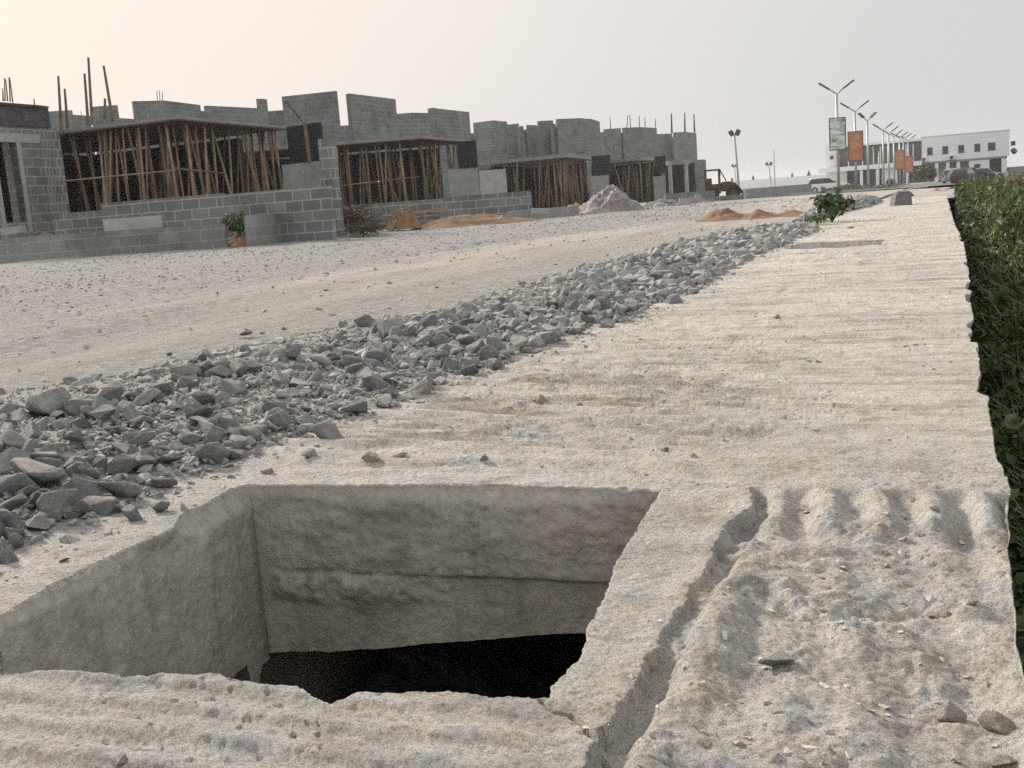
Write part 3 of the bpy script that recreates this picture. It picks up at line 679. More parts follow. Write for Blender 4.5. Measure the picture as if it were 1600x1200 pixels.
b = at(1182, 340, 0); heap('sand_mound', b[0], b[1]+.3, .5, .8, .14, MAT['sand'], 'middle low mound of orange sand on the road', 'sand mound', 5, .3)
c = at(1235, 336, 0); heap('sand_mound', c[0], c[1]+.3, .6, .7, .09, MAT['sand'], 'flattest orange sand mound on the road, nearest the leafy bush', 'sand mound', 6, .3)
a = at(755, 491, .0); heap('sand_patch', a[0], a[1], .16, .22, .06, MAT['sand'], 'small orange sand patch at the back edge of the stone bank', 'sand patch', 8, .3)
a = at(720, 352, 0); A1, A2 = Vector(at(625, 361, .05)), Vector(at(815, 343, .05)); AM = (A1+A2)/2; heap('sand_heap', AM.x-.3, AM.y+.9, (A2-A1).length*.62, 1.4, .25, MAT['sand'], 'broad low orange sand spread in front of the block garden wall', 'sand heap', 12, .45, rot=math.atan2((A2-A1).y, (A2-A1).x), sharp=1.6)
# sheeted heap
a = atD(950, 333, 36); heap('sheeted_heap', a[0], a[1], 1.25, 1.0, 1.0, MAT['tarp'], 'tall cone shaped heap wrapped in dusty pinkish sheeting before the carport', 'sheeted heap', 17, .30, z0=a[2], sharp=1.15, n=90)
a = atD(895, 328, 38); heap('sacking_heap', a[0], a[1], .5, .4, .32, MAT['plastic'], 'small heap of yellow sacking left of the sheeted heap', 'sacking', 19, .35, z0=a[2])
sp = [(870, 343, 34, 1.0, .22), (930, 341, 35, 1.0, .3), (985, 335, 37, 1.3, .30), (1035, 328, 42, 1.4, .42), (1090, 322, 48, 1.4, .38), (1130, 318, 55, 1.4, .25)]
it = []
for n, (px, py, D, rr, hh) in enumerate(sp):
    a = atD(px, py, D)
    heap('rubble_heap', a[0], a[1], rr, .7, hh, MAT['fines'], ['low grey rubble heap left of the sheeted heap foot', 'grey rubble heap directly in front of the sheeted heap', 'grey rubble heap right of the sheeted heap',
         'pale rubble heap in front of the fourth house', 'rubble heap against the pale block stub by the last house', 'flat rubble heap in front of the rusty loader'][n], 'rubble heap', 30+n, .4, z0=a[2])
    for k in range(70):
        t = rg.random()*6.28; q = rg.random()**.6; s_ = .08+.16*rg.random()**2
        it.append((a[0]+math.cos(t)*q*rr*1.2, a[1]+math.sin(t)*q*.85, a[2]+hh*(1-q)*.9, s_, rg.normal()*.5, rg.normal()*.5, rg.random()*6, int(rg.integers(99))))
tag(merge('rubble', it, LOW, MAT['fines']), 'loose broken rubble scattered over the heaps in front of the houses', 'rubble', kind='stuff')

# ------------------------------------------------------------------ block walls
def run(mb, pts, zb, zt, th=.22):
    """wall along plan points, thickness laid on the side away from the camera"""
    for k in range(len(pts)-1):
        a = Vector(pts[k][:2]); b = Vector(pts[k+1][:2]); d = (b-a)
        if d.length < .02: continue
        n = Vector((-d.y, d.x)).normalized()
        if n.dot((a+b)/2) < 0: n = -n
        q = n*th; e = d.normalized()*.002*k
        z1 = zt if not isinstance(zt, (list, tuple)) else zt[k]
        mb.prism([tuple(a-e), tuple(b), tuple(b+q), tuple(a+q-e)], zb, z1)
def wall(name, pts, zb, zt, m, label, cat='wall', group=None, th=.22):
    mb = MB(); run(mb, pts, zb, zt, th); o = mb.build(name, m); return tag(o, label, cat, group)
g0 = .085
def base(px, py, z=g0): return at(px, py, z)
w1 = [base(-20, 412), base(100, 403), base(168, 398), base(252, 392), base(355, 384)]
tb = MB(); run(tb, w1[2:4], g0+.492, g0+.74); mb = MB(); run(mb, w1[:3], -.1, g0+.50); run(mb, w1[2:4], -.1, g0+.49); run(mb, w1[3:], -.1, g0+.47)
ow = tag(mb.build('block_wall', MAT['block_pale']), 'low two course grey block wall along the road with two pale blocks on top', 'wall', 'low garden walls'); tb.build('top_block', MAT['pale'], ow)
w3 = [base(401, 381), base(457, 374), base(540, 365)]
mb = MB(); run(mb, w3[:2], -.1, g0+.60); run(mb, w3[1:], -.1, g0+.33)
tag(mb.build('block_wall', MAT['block_pale']), 'stepped low block wall in front of the twig pile, right of the weeds', 'wall', 'low garden walls')
Dw = lambda px, py, D: atD(px, py, D)
p0 = Dw(80, 322, 26.2); p1 = Dw(157, 318, 25.7); p2 = Dw(344, 305, 24.6); p3 = Dw(511, 292, 23.6)
wall('block_wall', [p0, p1], -.1, 1.08, MAT['block_near'], 'lower grey block wall beside the nearest house corner', group='low garden walls')
wall('block_wall', [p1, p2], -.1, p1[2], MAT['block_near'], 'mid height grey block wall below the nearest carport props', group='low garden walls')
wall('block_wall', [p2, p3], -.1, p3[2]+.03, MAT['block_near'], 'clean five course grey block wall ending at the tall pier', group='low garden walls')
q0 = Dw(530, 320, 31); q1 = Dw(690, 310, 30.5); q2 = Dw(693, 308, 33.5); q3 = Dw(830, 298, 33.5)
wall('block_wall', [q0, q1], -.1, q1[2], MAT['block_near'], 'plain block wall behind the twig pile and the sand', group='low garden walls')
wall('block_wall', [q2, q3], -.1, q3[2], MAT['block_near'], 'four course grey block wall with pale joints behind the orange sand', group='low garden walls')
q4 = Dw(800, 336, 32); q5 = Dw(905, 331, 33.5)
wall('block_kerb', [q4, q5], -.1, .30, MAT['plaster'], 'low grey block plinth left of the sheeted heap', 'plinth')
e0 = Dw(1062, 310, 46); e1 = Dw(1092, 309, 46); wall('block_stub', [e0, e1], -.2, e0[2], MAT['pale'], 'short pale block stub in front of the last house', 'wall')
e0 = Dw(1040, 303, 55); e1 = Dw(1117, 300, 56); wall('block_wall', [e0, e1], -.3, e0[2], MAT['block_far'], 'dark block wall at the foot of the last house', group='low garden walls')
e0 = Dw(1092, 309, 52); e1 = Dw(1162, 303, 53); wall('block_wall', [e0, e1], -.3, e0[2], MAT['block_far'], 'low block wall in front of the rusty loader', group='low garden walls')
e0 = Dw(1165, 295, 58); e1 = Dw(1268, 291.5, 60); wall('concrete_wall', [e0, e1], -.5, e0[2], MAT['plaster'], 'long low grey wall between the loader and the white car')
# loose blocks
for (px, py, D, dx, m, lab) in ((22, 365, 24.0, .5, MAT['pale'], 'tan broken block standing behind the low wall by the nearest house'), (843, 334, 31, .5, MAT['pale'], 'white broken slab piece lying left of the rubble'),
                                (790, 345, 30, .28, MAT['pale'], 'white lump at the right end of the orange sand'), (777, 350, 29.5, .22, MAT['white'], 'small white chunk on the road edge below the sand')):
    a = atD(px, py, D); mb = MB(); mb.box(-dx/2, -.11, 0, dx/2, .11, .17, Matrix.Translation((a[0], a[1], a[2]-.02)) @ Matrix.Rotation(random.uniform(.1, .8), 4, 'Z') @ Matrix.Rotation(random.uniform(-.2, .2), 4, 'Y'))
    tag(mb.build('broken_block', m, bevel=.015), lab, 'block')

# ------------------------------------------------------------------ houses
def top(seg, z): return [at(px, py, z) for px, py in seg]
def slab_from(corner, front, side, z, th, m, parent, name='carport_slab', back=10.0):
    """L corner nearest the camera, front edge runs along the road, side edge runs away from it"""
    c = Vector(at(*corner, z)[:2]); f = Vector(at(*front, z)[:2]); s_ = Vector(at(*side, z)[:2])
    d = (s_-c).normalized()
    P = [tuple(c), tuple(f), tuple(f+d*back), tuple(c+d*back)]
    return MB().prism(P, z-th, z).build(name, m, parent), c, f, d
def props(c, f, d, zt, n, r, label, group, seed, rows=6.0, zb=0, cat='timber prop', lean=.36, split=.6):
    rgp = random.Random(seed); e = (f-c)
    for k in range(n):
        if rgp.random() < split: a = c+d*(.1+rows*rgp.random()**.9)+e.normalized()*(.1+rgp.random()**2.2*(.7*e.length))
        else: a = c+e*(.02+.96*rgp.random())+d*(rgp.random()**2*1.6+.12)
        la = Vector((rgp.gauss(0, lean), rgp.gauss(0, lean)))
        if rgp.random() < .2: la *= 1.8
        b = a+la*.6
        mb = MB(); mb.tube((b.x, b.y, zb), (a.x, a.y, zt), r*rgp.uniform(.75, 1.3), r*rgp.uniform(.55, .9), 7)
        tag(mb.build('timber_prop', MAT['timber_l'] if rgp.random() < .45 else MAT['timber'], smooth=True), label, cat, group)
def bars(parent, pts, z0, name='rebar', m='rust', r=.02):
    for (px, y0, y1, pxt) in pts:
        a = at(px, y0, z0); D = proj(a)[2]; b = atD(pxt, y1, D)
        MB().tube(a, b, r, r*.7, 6).build(name, MAT[m], parent)
def uppers(parent, segs, m, zb=-.1):
    for seg, z in segs:
        mb = MB(); run(mb, top(seg, z), zb, z); mb.build('upper_wall', m, parent)

# house at the frame edge (its corner only)
h = empty('unfinished_house', at(60, 362, .1), 'single storey block house cut off by the frame edge with an empty window opening', 'house', 'unfinished houses')
Z0 = 3.9
c0, c1, c2 = (Vector(at(*p, Z0)[:2]) for p in ((-60, 156), (56, 165), (75, 167)))
d12 = (c2-c1)
zl = 2.95
def fac(a, b, x0, x1, z0, z1, th=.22, inset=0):
    p = a+(b-a)*x0; q = a+(b-a)*x1; n = Vector((-(b-a).y, (b-a).x)).normalized()
    if n.dot(a) < 0: n = -n
    return [tuple(p+n*inset), tuple(q+n*inset), tuple(q+n*(inset+th)), tuple(p+n*(inset+th))]
def px_frac(px):     # where a picture column meets the front wall
    a, b = c0, c1; dd = ray(px, 280); dd = Vector((dd[0], dd[1])); e = b-a
    return (a.x*dd.y-a.y*dd.x)/-(e.x*dd.y-e.y*dd.x)
wl, wr = px_frac(-8), px_frac(33)
mb = MB()
for (x0, x1, za, zb_) in ((0, wl, -.1, zl), (wr, 1, -.1, zl), (wl, wr, -.1, .98)):
    mb.prism(fac(c0, c1, x0, x1, 0, 0), za, zb_)
mb.prism(fac(c0, c1, 0, 1, 0, 0, .22, .002), zl+.22, 3.35)
mb.build('front_wall', MAT['block_near'], h)
mb = MB(); mb.prism(fac(c0, c1, 0, .985, 0, 0, .235, -.012), zl, zl+.22); mb.build('lintel', MAT['pale'], h)
mb = MB(); mb.prism(fac(c0, c1, wr, wr+.055, 0, 0, .24, -.02), .7, zl-.002); mb.build('window_jamb', MAT['pale'], h)
mb = MB(); mb.prism(fac(c0, c1, wl, wl+.06, 0, 0, .24, -.02), .2, zl-.002); mb.build('window_jamb', MAT['pale'], h)
nn = Vector((-(c1-c0).y, (c1-c0).x)).normalized(); nn = nn if nn.dot(c0) > 0 else -nn
# chamfered end wall with narrow visible blocks, and the body behind
pe = c2+nn*3.5; body = [tuple(c1), tuple(c2), tuple(c2+Vector((-.3, .5)).normalized()*4), tuple(c1+nn*4)]
ce = c2+(c2-c1)*.9
mb = MB(); run(mb, [c1, c2, c2+Vector((-1.0, .25)).normalized()*4], -.1, 3.35); mb.build('end_wall', m_block('hollow_block_ends', (.21, .215, .21), (.26, .265, .26), (.43, .42, .40), w=.15, ms=.024), h)
mb = MB(); q = [tuple(c0-nn*.05), tuple(c1-nn*.05), tuple(c2+Vector((.05, -.05))), tuple(c2+Vector((-1.0, .25)).normalized()*4), tuple(c0+nn*5)]
mb.prism(q, 3.352, Z0-.06); mb.build('ring_beam', MAT['stained'], h)
q2 = [tuple(c0-nn*.12), tuple(c1-nn*.12), tuple(c2+Vector((.12, -.1))), tuple(c2+Vector((-1.0, .25)).normalized()*4), tuple(c0+nn*5)]
mb = MB(); mb.prism(q2, Z0-.058, Z0); mb.build('roof_board', MAT['board'], h)
mb = MB(); mb.prism([tuple(c0+nn*1.0), tuple(c1+nn*1.0-(c1-c0).normalized()*.3), tuple(c1+nn*1.2-(c1-c0).normalized()*.3), tuple(c0+nn*1.2)], -.1, 3.34); vv = c0+(c1-c0)*wl-(c1-c0).normalized()*.3; mb.prism([tuple(vv+nn*.3), tuple(vv+nn*.3-(c1-c0).normalized()*.2), tuple(vv+nn*.99-(c1-c0).normalized()*.2), tuple(vv+nn*.99)], -.1, 3.34); mb.build('inner_wall', MAT['shade_wall'], h)  # inner walls coloured dark so the room behind the window reads as shade
bars(h, [(8, 158, 122, 7), (12, 158, 124, 9), (16, 159, 121, 14), (20, 160, 121, 15), (5, 158, 138, 4), (54, 165, 154, 53)], Z0, r=.018)

# second house: carport with the forest of props
def house(label, loc): return empty('unfinished_house', loc, label, 'house', 'unfinished houses')
hA = house('block house behind the nearest propped carport, its tallest wall standing at the right', at(400, 330, .1))
sl, cA, fA, dA = slab_from((275, 181), (446, 197), (80, 206), 3.3, .075, MAT['plaster'], hA)
mb = MB(); mb.prism([tuple(cA+Vector((.06, -.06))), tuple(fA+Vector((.06, 0))), tuple(fA+dA*9), tuple(cA+dA*9+Vector((0, -.06)))], 3.185, 3.222); mb.build('shutter_board', MAT['board'], hA)
props(cA, fA, dA, 3.19, 96, .038, 'slanting rough timber prop under the slab of the nearest carport', 'timber props of the nearest carport', 3, 8)
mb = MB(); bk = fA+(fA-cA).normalized()*.3
run(mb, [cA+dA*8.0, fA+dA*8.0], -.1, 3.1); run(mb, [fA+dA*8.0, fA+dA*1.8], -.1, 3.1); mb.build('ground_floor_wall', MAT['shade_wall'], hA)  # back walls carry the shade of the carport interior in their colour
mb = MB(); mb.box(0, 0, 0, 1, 1, 1)
pa, pb = atD(447, 200, 28.3), atD(498, 199, 27.6)
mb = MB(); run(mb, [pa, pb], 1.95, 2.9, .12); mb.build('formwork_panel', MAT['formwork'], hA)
pa, pb = atD(440, 255, 28.4), atD(500, 255, 27.7); mb = MB(); run(mb, [pa, pb], -.1, 1.945, .2); mb.build('plastered_wall', MAT['plaster'], hA)
pa, pb = atD(496, 218, 25.2), atD(513, 217, 25.0); mb = MB(); run(mb, [pa, pb], -.1, pa[2], .24); mb.build('pier', MAT['block_near'], hA)
uppers(hA, [([(72, 174.5), (92, 173), (112, 172)], 6.2), ([(113, 179), (141, 181)], 5.9), ([(141, 167), (181, 164), (184, 165)], 6.5), ([(183, 184), (209, 186)], 5.7), ([(207, 158), (257, 157), (313, 164)], 6.5),
            ([(313, 173), (324, 174)], 6.0), ([(323, 165), (405, 169)], 6.5), ([(405, 154), (417, 155)], 7.1), ([(417, 174), (441, 172)], 5.9), ([(440, 151), (524, 142)], 6.5)], MAT['block'])
bars(hA, [(96, 203, 119, 91), (106, 203, 139, 101), (138, 196, 115, 132), (144, 195, 90, 138), (164, 186, 154, 164), (176, 188, 103, 162)], 3.3, 'timber_stud', 'timber', .04)
bars(hA, [(246, 157, 142, 245), (250, 157, 141, 249), (254, 157, 142, 254), (127, 180, 174, 126)], 6.5, r=.02)
p = [atD(447, 158, 26.5), atD(476, 193, 26.5), atD(484, 255, 26.5)]
mb = MB(); mb.tube(p[0], p[1], .035, .035, 6); mb.tube(p[1], p[2], .045, .045, 6); mb.build('downpipe', MAT['timber'], hA)
tag(MB().tube(atD(88, 284, 26.6), atD(275, 266, 26.2), .021, .018, 6).build('timber_brace', MAT['timber_l'], smooth=True), 'long level timber brace tied across the nearest carport props', 'timber brace')
tag(MB().tube(atD(272, 263, 26.2), atD(352, 271, 27.5), .026, .022, 6).build('timber_brace', MAT['timber'], smooth=True), 'shorter level timber brace right of the long one', 'timber brace')

hB = house('block house with stepped upper walls behind the second propped carport', at(640, 318, .1))
mb = MB(); run(mb, top([(527, 197), (551, 195)], 4.7), -.1, 4.7); mb.build('upper_wall', MAT['block'], hB)
sl, cB, fB, dB = slab_from((658, 213), (740, 219.5), (512, 224), 3.3, .075, MAT['plaster'], hB)
mb = MB(); mb.prism([tuple(cB+Vector((.06, -.06))), tuple(fB+Vector((.06, 0))), tuple(fB+dB*9), tuple(cB+dB*9+Vector((0, -.06)))], 3.185, 3.222); mb.build('shutter_board', MAT['board'], hB)
props(cB, fB, dB, 3.19, 66, .042, 'leaning timber prop under the slab of the second carport', 'timber props of the second carport', 5, 5)
mb = MB(); run(mb, [cB+dB*8.0, fB+dB*8.0], -.1, 3.1); run(mb, [fB+dB*8.0, fB+dB*1.5], -.1, 3.1); mb.build('ground_floor_wall', MAT['shade_wall'], hB)
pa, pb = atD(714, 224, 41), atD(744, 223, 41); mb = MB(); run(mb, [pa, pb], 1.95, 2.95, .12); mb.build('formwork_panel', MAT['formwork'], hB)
pa, pb = atD(700, 262, 41.2), atD(746, 263, 41.2); mb = MB(); run(mb, [pa, pb], -.1, 1.94, .2); mb.build('plastered_wall', MAT['plaster'], hB)
uppers(hB, [([(546, 146), (563, 148), (618, 155)], 6.5), ([(617, 178), (645, 176), (669, 176.5)], 6.0), ([(668, 170), (676, 168.5), (697, 171), (733, 175)], 6.5), ([(733, 208), (741, 208)], 5.3)], MAT['block'])
# pilasters that break the facades up
for (px, py) in ((564.5, 150), (602, 154), (675, 171), (699, 173), (722, 176)):
    a = at(px, py+1.5, 6.45); MB().box(a[0]-.05, a[1]-.14, 3.3, a[0]+.11, a[1]+.14, 6.4).build('pilaster', MAT['block_far'], hB)
tag(MB().tube(atD(528, 291, 40), atD(655, 276, 38.5), .022, .02, 6).build('timber_brace', MAT['timber'], smooth=True), 'level timber brace tied across the second carport props', 'timber brace')

hC = house('block house with many stub walls on top behind the third carport and sheeted heap', at(860, 320, .1))
sl, cC, fC, dC = slab_from((885, 240), (933, 245), (755, 253), 3.3, .22, MAT['plaster'], hC)
props(cC, fC, dC, 3.08, 56, .052, 'leaning brown timber prop under the slab of the third carport', 'timber props of the third carport', 9, 5, lean=.42)
mb = MB(); run(mb, [cC+dC*5.5, fC+dC*5.5], -.1, 3.0); run(mb, [fC+dC*5.5, fC+dC*1.0], -.1, 3.0); mb.build('ground_floor_wall', MAT['shade_wall'], hC)
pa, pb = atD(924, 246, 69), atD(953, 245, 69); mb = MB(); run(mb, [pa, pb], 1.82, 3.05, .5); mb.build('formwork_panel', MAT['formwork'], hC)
pa, pb = atD(922, 275, 69.2), atD(951, 274, 69.2); mb = MB(); run(mb, [pa, pb], -.2, 1.81, .3); mb.build('plastered_wall', MAT['plaster'], hC)
pa, pb = atD(748, 262, 62), atD(790, 262, 62); mb = MB(); run(mb, [pa, pb], -.2, 2.45, .3); mb.build('pale_wall', MAT['pale'], hC)
uppers(hC, [([(739, 192), (771, 188), (792, 190)], 6.5), ([(792, 195), (808, 193)], 6.3), ([(808, 198), (814.5, 197)], 6.2), ([(814, 203), (827, 202)], 6.0), ([(826, 195), (842, 196)], 6.3), ([(841, 189), (864, 188)], 6.5),
            ([(864, 197), (871, 198)], 6.0), ([(870, 186), (905, 184.5), (925, 186), (937, 190)], 6.5)], MAT['block_far'])
for (px, py) in ((791, 192), (864, 191), (911, 187), (931, 190)):
    a = at(px, py+1.5, 6.45); MB().box(a[0]-.05, a[1]-.2, 3.3, a[0]+.14, a[1]+.2, 6.4).build('pilaster', MAT['block'], hC)

hD = house('block house with thin reinforcing bars on top, between the sheeted heap and the pillared house', at(1000, 312, 0))
sl, cD, fD, dD = slab_from((1000, 246), (1030, 246.5), (950, 251), 3.3, .22, MAT['plaster'], hD)
props(cD, fD, dD, 3.08, 26, .065, 'brown timber prop under the slab of the fourth carport', 'timber props of the fourth carport', 12, 4, lean=.5, zb=-.3)
mb = MB(); run(mb, [cD+dD*4.5, fD+dD*4.5], -.3, 3.0); run(mb, [fD+dD*4.5, fD], -.3, 3.0); mb.build('ground_floor_wall', MAT['shade_wall'], hD)
pa, pb = atD(1021, 276, 84), atD(1039, 276, 84); mb = MB(); run(mb, [pa, pb], -.5, pa[2], .3); mb.build('plastered_wall', MAT['plaster'], hD)
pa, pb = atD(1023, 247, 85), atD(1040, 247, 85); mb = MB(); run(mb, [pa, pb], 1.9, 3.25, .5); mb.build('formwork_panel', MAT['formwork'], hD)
uppers(hD, [([(937, 207), (944, 206)], 6.1), ([(943, 202), (970, 200)], 6.5), ([(970, 207), (975, 207)], 6.1), ([(974, 199.5), (1000, 198.5), (1026, 200)], 6.5)], MAT['block_far'])
bars(hD, [(954, 201, 182, 953), (979.5, 199, 180, 981), (985.5, 199, 180, 984), (999, 198, 181, 999), (1008, 198, 183, 1007.5), (1024, 199, 185, 1024)], 6.5, r=.05)
hE = house('last block house with pale round porch pillars, beside the rusty loader', at(1075, 306, -.3))
uppers(hE, [([(1026, 209.5), (1050, 208.5)], 6.5), ([(1050, 214), (1054, 214)], 6.2), ([(1053, 207), (1072, 206), (1088, 208)], 6.5)], MAT['block_far'], -.8)
mb = MB(); run(mb, top([(1086, 250), (1101, 249), (1103, 250.5)], 3.1), -.8, 3.1); mb.build('side_wall', MAT['block_far'], hE)
bars(hE, [(1049, 208, 177, 1048.5), (1050.5, 208, 178, 1049.5), (1071, 206, 176, 1070), (1069.5, 206, 177, 1069.5), (1086, 207, 178, 1084.5), (1084.5, 207, 178, 1084)], 6.5, r=.06)
pa, pb = atD(1040, 280, 94), atD(1086, 279, 94); mb = MB(); run(mb, [pa, pb], -.8, 2.75, .2); mb.build('porch_shade_panel', MAT['shade_wall'], hE)  # dark panel added behind the columns to paint the shade of the open porch
cc = atD(1060, 253, 92); mb = MB(); mb.tube((cc[0], cc[1], cc[2]-.22), (cc[0], cc[1], cc[2]+.12), 1.05, 1.05, 28); mb.build('balcony_slab', MAT['plaster'], hE)
for px in (1049, 1074):
    a = atD(px, 304, 91.5); t_ = atD(px, 256, 91.5); mb = MB(); mb.tube((a[0], a[1], -.6), (a[0], a[1], t_[2]+.02), .16, .16, 14); mb.tube((a[0], a[1], t_[2]-.08), (a[0], a[1], t_[2]+.03), .22, .22, 14); mb.build('porch_column', MAT['pale'], hE, smooth=False)

# twigs, stakes, weeds among the walls
def twigs(name, c, n, ln, spread, hgt, label, cat, seed, m='twig', r=.012):
    rgp = random.Random(seed); mb = MB()
    for k in range(n):
        a = Vector((c[0]+rgp.gauss(0, spread), c[1]+rgp.gauss(0, spread*.6), c[2]+abs(rgp.gauss(0, hgt)))); d_ = Vector((rgp.gauss(0, 1), rgp.gauss(0, .7), rgp.gauss(0, .33))).normalized()*ln*rgp.uniform(.4, 1)
        b = a+d_*.5+Vector((0, 0, rgp.gauss(0, .06))); e = a+d_
        b.z = max(b.z, .02); e.z = max(e.z, .02)
        mb.tube(a, b, r, r*.8, 5); mb.tube(b, e, r*.8, r*.4, 5)
    return tag(mb.build(name, MAT[m]), label, cat)
a = atD(530, 350, 26.3); twigs('twig_pile', a, 260, .8, .42, .16, 'tangled pile of dry brown twigs on the stepped low wall', 'twig pile', 4)
a = atD(568, 362, 25); twigs('twig_pile', a, 90, .6, .16, .06, 'small dark clump of twigs at the right end of the stepped wall', 'twig pile', 6)
for n, (q, p, lab) in enumerate((((610, 334), (662, 314), 'thin pale stake leaning up over the sand, topmost of its bundle'), ((600, 338), (700, 325), 'thin stake resting against the block wall above the sand'), ((640, 340), (686, 336), 'short straight stake lying nearest the sand'))):
    tag(MB().tube(atD(*q, 29.0-n*.2), atD(*p, 29.6), .022, .016, 6).build('timber_stake', MAT['timber_l']), lab, 'stake')
a = atD(632, 352, 28); mb = MB()
heap('clay_bank', a[0], a[1], .42, .5, .40, MAT['clay'], 'steep brown cut clay face at the left end of the orange sand', 'clay bank', 44, .5, z0=a[2]-.06, sharp=2.2)
a = atD(369, 376, 23.2); heap('clay_patch', a[0], a[1]+.35, .7, .5, .30, MAT['sand'], 'bright orange earth showing in the gap between two low walls', 'earth', 45, .3, z0=a[2]-.15, sharp=2)
a = atD(70, 367, 25); heap('sand_patch', a[0], a[1], .5, .3, .13, MAT['sand'], 'thin strip of pale orange sand at the foot of the nearest house', 'sand patch', 46, .3, z0=a[2]-.06)

# ------------------------------------------------------------------ leaves
def leaves(P, N, size, seed, asp=.55, fold=.25):
    """folded leaf of two quads at each point P, facing N"""
    rg2 = np.random.default_rng(seed); n = len(P)
    N = N/np.linalg.norm(N, axis=1)[:, None]
    T = rg2.normal(size=(n, 3)); T -= (T*N).sum(1)[:, None]*N; T /= np.linalg.norm(T, axis=1)[:, None]; Bn = np.cross(N, T)
    s_ = size[:, None]
    q = [P-T*s_*.5, P-T*s_*.05+Bn*s_*asp*.5+N*s_*fold*.4, P+T*s_*.55-N*s_*.12, P-T*s_*.05-Bn*s_*asp*.5+N*s_*fold*.4]
    V = np.stack(q, 1).reshape(-1, 3); f = np.arange(n)[:, None]*4
    Fc = np.concatenate([f+np.array([0, 1, 2]), f+np.array([0, 2, 3])]); return V, Fc
def blades(P, h, lean, wd, seed):
    rg2 = np.random.default_rng(seed); n = len(P); t = rg2.random(n)*6.28; L = np.stack([np.cos(t), np.sin(t), 0*t], 1)*(lean*rg2.random(n))[:, None]; W = np.stack([-np.sin(t), np.cos(t), 0*t], 1)*wd[:, None]
    up_ = np.array([0, 0, 1.0]); h = h[:, None]
    q = [P-W, P+W, P+L*.35*h+up_*h*.6+W*.8, P+L*.35*h+up_*h*.6-W*.8, P+L*h+up_*h*(1-.25*np.linalg.norm(L, axis=1)[:, None])]
    V = np.stack(q, 1).reshape(-1, 3); f = np.arange(n)[:, None]*5
    return V, np.concatenate([f+np.array([0, 1, 2]), f+np.array([0, 2, 3]), f+np.array([3, 2, 4])])
rg = np.random.default_rng(21)
def canopy(x, y):      # top of the weeds beside the slab
    t = np.clip(x-.1, 0, 9)+.5*ss(7, 14, y)
    return -.58+.42*ss(0, .55, t)*ss(2, 9, y)+.22*ss(.0, .8, t)+.10*ss(6, 16, y)*ss(-.05, .5, t)+.26*fbm(x*1.7, y*.9, 111, 4)+.17*fbm(x*5, y*3, 112, 3)
n = 120000
y = 1.2+27*rg.random(n)**1.6; x = .10+(.45+y*.16)*rg.random(n)**1.25
zc = canopy(x, y); z = zc-rg.random(n)**1.6*.65
ok = (x > xe(y)+.01+.05*rg.random(n)); x, y, z = x[ok], y[ok], z[ok]
P = np.stack([x, y, z], 1); Nn = np.stack([rg.normal(size=len(x))*.7-.25, rg.normal(size=len(x))*.7-.3, .6+rg.random(len(x))], 1)
V, Fc = leaves(P, Nn, (.022+.07*rg.random(len(x))**2.6)*(1+.03*y), 3, .6)
tag(np_mesh('undergrowth', V, Fc, MAT['leaf'], smooth=False), 'dense dark green weeds growing below the right edge of the slab', 'weeds', kind='stuff')
n = 42000
y = 3.2+26*rg.random(n)**.9; x = .2+(.2+y*.17)*rg.random(n)
zc = canopy(x, y)-.22; P = np.stack([x, y, zc], 1)
ok = (x > xe(y)+.12); P = P[ok]; y = y[ok]
V, Fc = blades(P, .16+.22*rg.random(len(P)), .9, (.0018+.003*rg.random(len(P)))*(1+.05*y), 4)
tag(np_mesh('tall_grass', V, Fc, MAT['grass'], smooth=False), 'yellow green grass standing above the weeds right of the slab', 'grass', kind='stuff')
n = 15000
y = 13+50*rg.random(n)**1.3; x = .9+(.3+y*.12)*rg.random(n)
zc = np.minimum(canopy(x, y), .2)-.15; zc = np.where(y > 26, -.25+.5*0+.12*fbm(x, y*.5, 114, 3)-(y-26)*.008, zc); P = np.stack([x, y, zc], 1)
V, Fc = blades(P, .20+.24*rg.random(n), .8, (.005+.006*rg.random(n))*(1+.02*y), 5)
tag(np_mesh('dry_grass', V, Fc, MAT['dry'], smooth=False), 'brownish dry seeded grass at the far right of the verge', 'grass', kind='stuff')
def bush(name, c, r, h, n, ls, m, label, cat, seed, stems=7, group=None, leafname='leaves', asp=.75):
    root = empty(name, c, label, cat, group); rg2 = np.random.default_rng(seed)
    d_ = rg2.normal(size=(n, 3)); d_ /= np.linalg.norm(d_, axis=1)[:, None]
    rad = rg2.random(n)**.45*(.75+.5*fbm(d_[:, 0]*2+seed, d_[:, 1]*2+d_[:, 2]*1.7, seed, 3))
    P = d_*rad[:, None]*np.array([r, r, h*.5])+np.array([0, 0, h*.55]); P[:, 2] = np.abs(P[:, 2])
    V, Fc = leaves(P, d_+rg2.normal(size=(n, 3))*.6+np.array([0, 0, .5]), ls*(.6+.8*rg2.random(n)), seed, asp)
    np_mesh(leafname, V, Fc, m, root, smooth=False)
    mb = MB(); rgp = random.Random(seed)
    for k in range(stems):
        t = rgp.random()*6.28; e = (math.cos(t)*r*.7*rgp.random(), math.sin(t)*r*.7*rgp.random(), h*rgp.uniform(.55, .95)); mb.tube((0, 0, -.02), e, .012*h*2, .004*h*2, 5)
    o = mb.build('stems', MAT['twig']); o.parent = root
    return root
a = at(1300, 345, .02); bush('leafy_bush', a, .30, .40, 240, .10, MAT['bush'], 'low green bush with round leaves at the gap in the stone bank', 'bush', 51, 9)
a = atD(374, 358, 23.5); bush('weed_clump', (a[0], a[1], a[2]-.12), .46, .5, 620, .10, MAT['bush'], 'bright green weed clump between two low block walls', 'bush', 52, 9, asp=.5)
